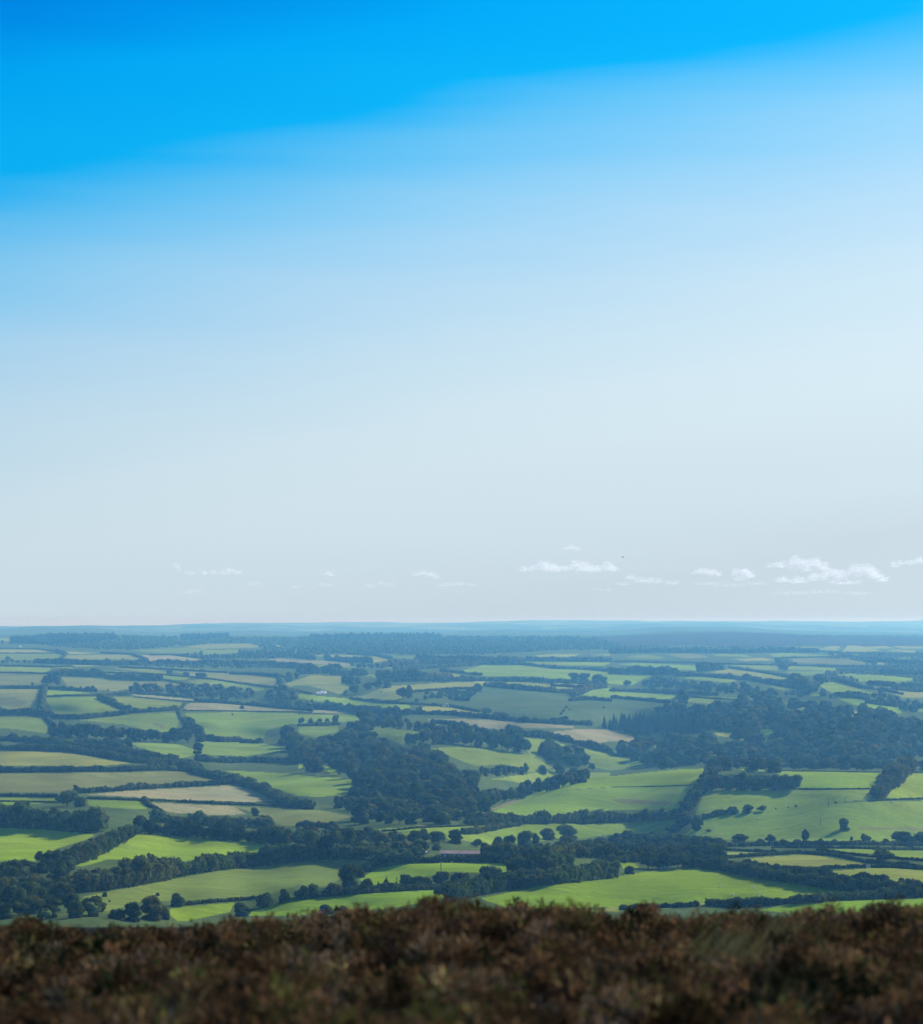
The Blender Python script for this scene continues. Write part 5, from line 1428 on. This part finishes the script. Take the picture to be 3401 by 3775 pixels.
# ------------------------------------------------------------------ heather on the hilltop
def mat_heather():
    g = G('heather')
    at = g.n('ShaderNodeAttribute', attribute_name='tint').outputs['Color']
    geo = g.n('ShaderNodeNewGeometry')
    col = g.scale(at, g.rng(geo.outputs['Random Per Island'], 0, 1, .45, 1.6))
    d = g.n('ShaderNodeBsdfDiffuse', {'Color': col}).outputs[0]
    tr = g.n('ShaderNodeBsdfTranslucent', {'Color': col}).outputs[0]
    return g.out(g.n('ShaderNodeMixShader', {0: .28, 1: d, 2: tr}).outputs[0])
def blades(base, tip, width, r):
    """one tapered quad from base to tip"""
    d = tip - base
    s = np.cross(d, r.normal(size=d.shape)); s /= np.linalg.norm(s, axis=1)[:, None] + 1e-9
    s *= width[:, None]
    mid = base + d * .6
    return np.stack([base - s * .3, mid - s * .9, tip, mid + s * .9], 1)
def place_heather():
    r = np.random.default_rng(21)
    M['heather'] = mat_heather()
    N = 52000
    y = r.uniform(4.5, 26, N)
    x = r.uniform(-1, 1, N)
    half = .36 * y + 2.2
    keep = r.uniform(0, 1, N) < half / half.max()
    x, y = (x * half)[keep], y[keep]
    n = len(x)
    def waves(k, lo, hi):
        q = np.zeros(n)
        for i in range(k):
            a = r.uniform(0, 6.28); l = r.uniform(lo, hi); q += np.sin((x * math.cos(a) + y * math.sin(a) * .7) * 6.28 / l + r.uniform(0, 6.28))
        return q / math.sqrt(k / 2)
    lump_, patch, fine = waves(6, .5, 1.1), waves(6, 1.2, 3.5), waves(6, .25, .5)
    h = np.clip(.25 + .075 * lump_ + .025 * fine + r.normal(0, .03, n), .10, .46)
    u_ = 910 + x / y * 3770
    bump = (interp(HC, u_) - interp(HD, u_)) / 3770 * y * np.exp(-((y - 18) / 3.5) ** 2) + .028 * np.sin(u_ / 9.0 + 2 * np.sin(u_ / 31)) * (y > 12)
    h = np.clip(h + bump, .08, .6)
    tall = r.uniform(0, 1, n) < .025
    h[tall] += r.uniform(.04, .13, tall.sum())
    gz = hill(x, y)
    pal = np.array([(.112, .068, .032), (.13, .070, .032), (.013, .019, .007), (.11, .08, .052), (.082, .08, .022), (.20, .145, .06)])
    wts = np.stack([1.1 + 0 * x, .8 + .4 * fine, np.clip(patch - .9, 0, 2) * 3.5 + .10, .6 - .4 * patch, .22 + .2 * lump_, .10 + .1 * fine], 1)
    wts = np.clip(wts, .015, None); cum = np.cumsum(wts / wts.sum(1, keepdims=True), 1)
    ch = (r.uniform(0, 1, (n, 1)) > cum).sum(1).clip(0, 5)
    mott = waves(6, .5, 1.6)
    pk = pal[ch] * r.uniform(.65, 1.35, (n, 1)) * np.clip(1 + .45 * mott, .25, 2.0)[:, None]
    S = 24
    idx = np.repeat(np.arange(n), S)
    m = len(idx)
    # sprays stand on the dome of each small bush, pointing outwards and up
    d = r.normal(size=(m, 3)); d[:, 2] = abs(d[:, 2]); d /= np.linalg.norm(d, axis=1)[:, None]
    hh = h[idx]; w = np.where(tall, .05, .10)[idx] * r.uniform(.7, 1.2, m)
    c = np.stack([x[idx] + d[:, 0] * w, y[idx] + d[:, 1] * w, gz[idx] + hh - .11 + d[:, 2] * .09], 1)
    c[:, 2] -= r.uniform(0, 1, m) ** 2 * .12
    ax = d * .7 + r.normal(0, .5, (m, 3)); ax[:, 2] += .25; ax /= np.linalg.norm(ax, axis=1)[:, None]
    ln = r.uniform(.025, .065, m)
    V = blades(c - ax * ln[:, None] * .5, c + ax * ln[:, None], r.uniform(.007, .016, m), r)
    # bare woody stems under the sprays
    k = r.integers(0, n, 60000)
    b0 = np.stack([x[k], y[k], gz[k]], 1)
    b1 = b0 + np.stack([r.normal(0, .05, len(k)), r.normal(0, .05, len(k)), h[k] - .05], 1)
    V2 = blades(b0, b1, np.full(len(k), .004), r)
    Vq = np.vstack([V.reshape(-1, 3), V2.reshape(-1, 3)])
    tint = np.vstack([pk[idx], np.tile((.05, .04, .03), (len(k), 1))])
    me = mk_mesh('heather', Vq, Q=np.arange(len(Vq)).reshape(-1, 4), tint=tint, mat=M['heather'])
    link('heather', me, label='brown heather covering the hilltop in front', kind='stuff')
    # clumps of green bilberry low among it, and tufts of bleached moor grass
    T = [(1560, 1885, 160), (1430, 1885, 200), (1400, 1870, 120), (1470, 1860, 160), (1520, 1840, 140), (1340, 1880, 120), (760, 1800, 40), (960, 1795, 40), (1150, 1785, 26), (270, 1825, 36), (1440, 1815, 40), (1560, 1800, 24), (1330, 1900, 40), (1520, 1990, 50), (620, 1930, 30), (1200, 1960, 30), (300, 1990, 36), (1740, 1800, 30), (60, 1880, 30), (130, 1845, 30)]
    B, P, C, Wd = [], [], [], []
    for (px, py, k) in T:
        yy = np.linspace(5, 26, 300)
        xx = (px - 910) / 3770 * yy
        row_ = 1220 + (-(hill(xx, yy) + .27)) / yy * 3770
        j = np.argmin(abs(row_ - py))
        cx_, cyy = xx[j], yy[j]
        a = r.uniform(0, 6.28, k); q = np.sqrt(r.uniform(0, 1, k)) * .16
        b = np.stack([cx_ + np.cos(a) * q, cyy + np.sin(a) * q, hill(cx_ + 0 * a, cyy + 0 * a) + .12], 1)
        ln = r.uniform(.22, .46, k)
        t = b + np.stack([ln * r.uniform(.1, .8, k), r.normal(0, .08, k), ln * r.uniform(.55, .95, k)], 1)
        B.append(b); P.append(t); Wd.append(r.uniform(.0015, .0035, k)); C.append(np.array((.17, .16, .07)) * r.uniform(.5, 1.4, (k, 1)))
    B, P, C, Wd = np.vstack(B), np.vstack(P), np.vstack(C), np.concatenate(Wd)
    V = blades(B, P, Wd, r).reshape(-1, 3)
    link('moor_grass', mk_mesh('moor_grass', V, Q=np.arange(len(V)).reshape(-1, 4), tint=C, mat=M['heather']), label='thin bleached grass blades bent among the heather', kind='stuff')

# ------------------------------------------------------------------ the air
def place_haze():
    m, t = new_mat('haze')
    p = t.nodes.new('ShaderNodeVolumePrincipled')
    p.inputs['Color'].default_value = HAZE_COLOR
    p.inputs['Absorption Color'].default_value = HAZE_ABS
    p.inputs['Density'].default_value = HAZE_DENSITY
    p.inputs['Anisotropy'].default_value = HAZE_G
    o = t.nodes.new('ShaderNodeOutputMaterial')
    t.links.new(p.outputs[0], o.inputs['Volume'])
    zlo = min(float(GP[:, 2].min()), float(HP[:, 2].min())) - 1
    bm = bmesh.new(); box(bm, -12500, 12500, -60, 24500, zlo, 3.0)
    done(bm, 'haze', m, None, label='pale blue haze thickening towards the horizon', kind='stuff')
HAZE_COLOR = (.165, .51, .93, 1)
HAZE_ABS = (.915, .70, .0, 1)
HAZE_DENSITY = 1.52e-4
HAZE_G = .3

for ln in HEDGES.strip().splitlines():
    c, h, st, lab, pts = ln.split('|')
    hedge(c, float(h), st, lab, pts)
place_trees()
plant_all()
place_forests()
place_things()
place_clouds()
place_heather()
place_haze()
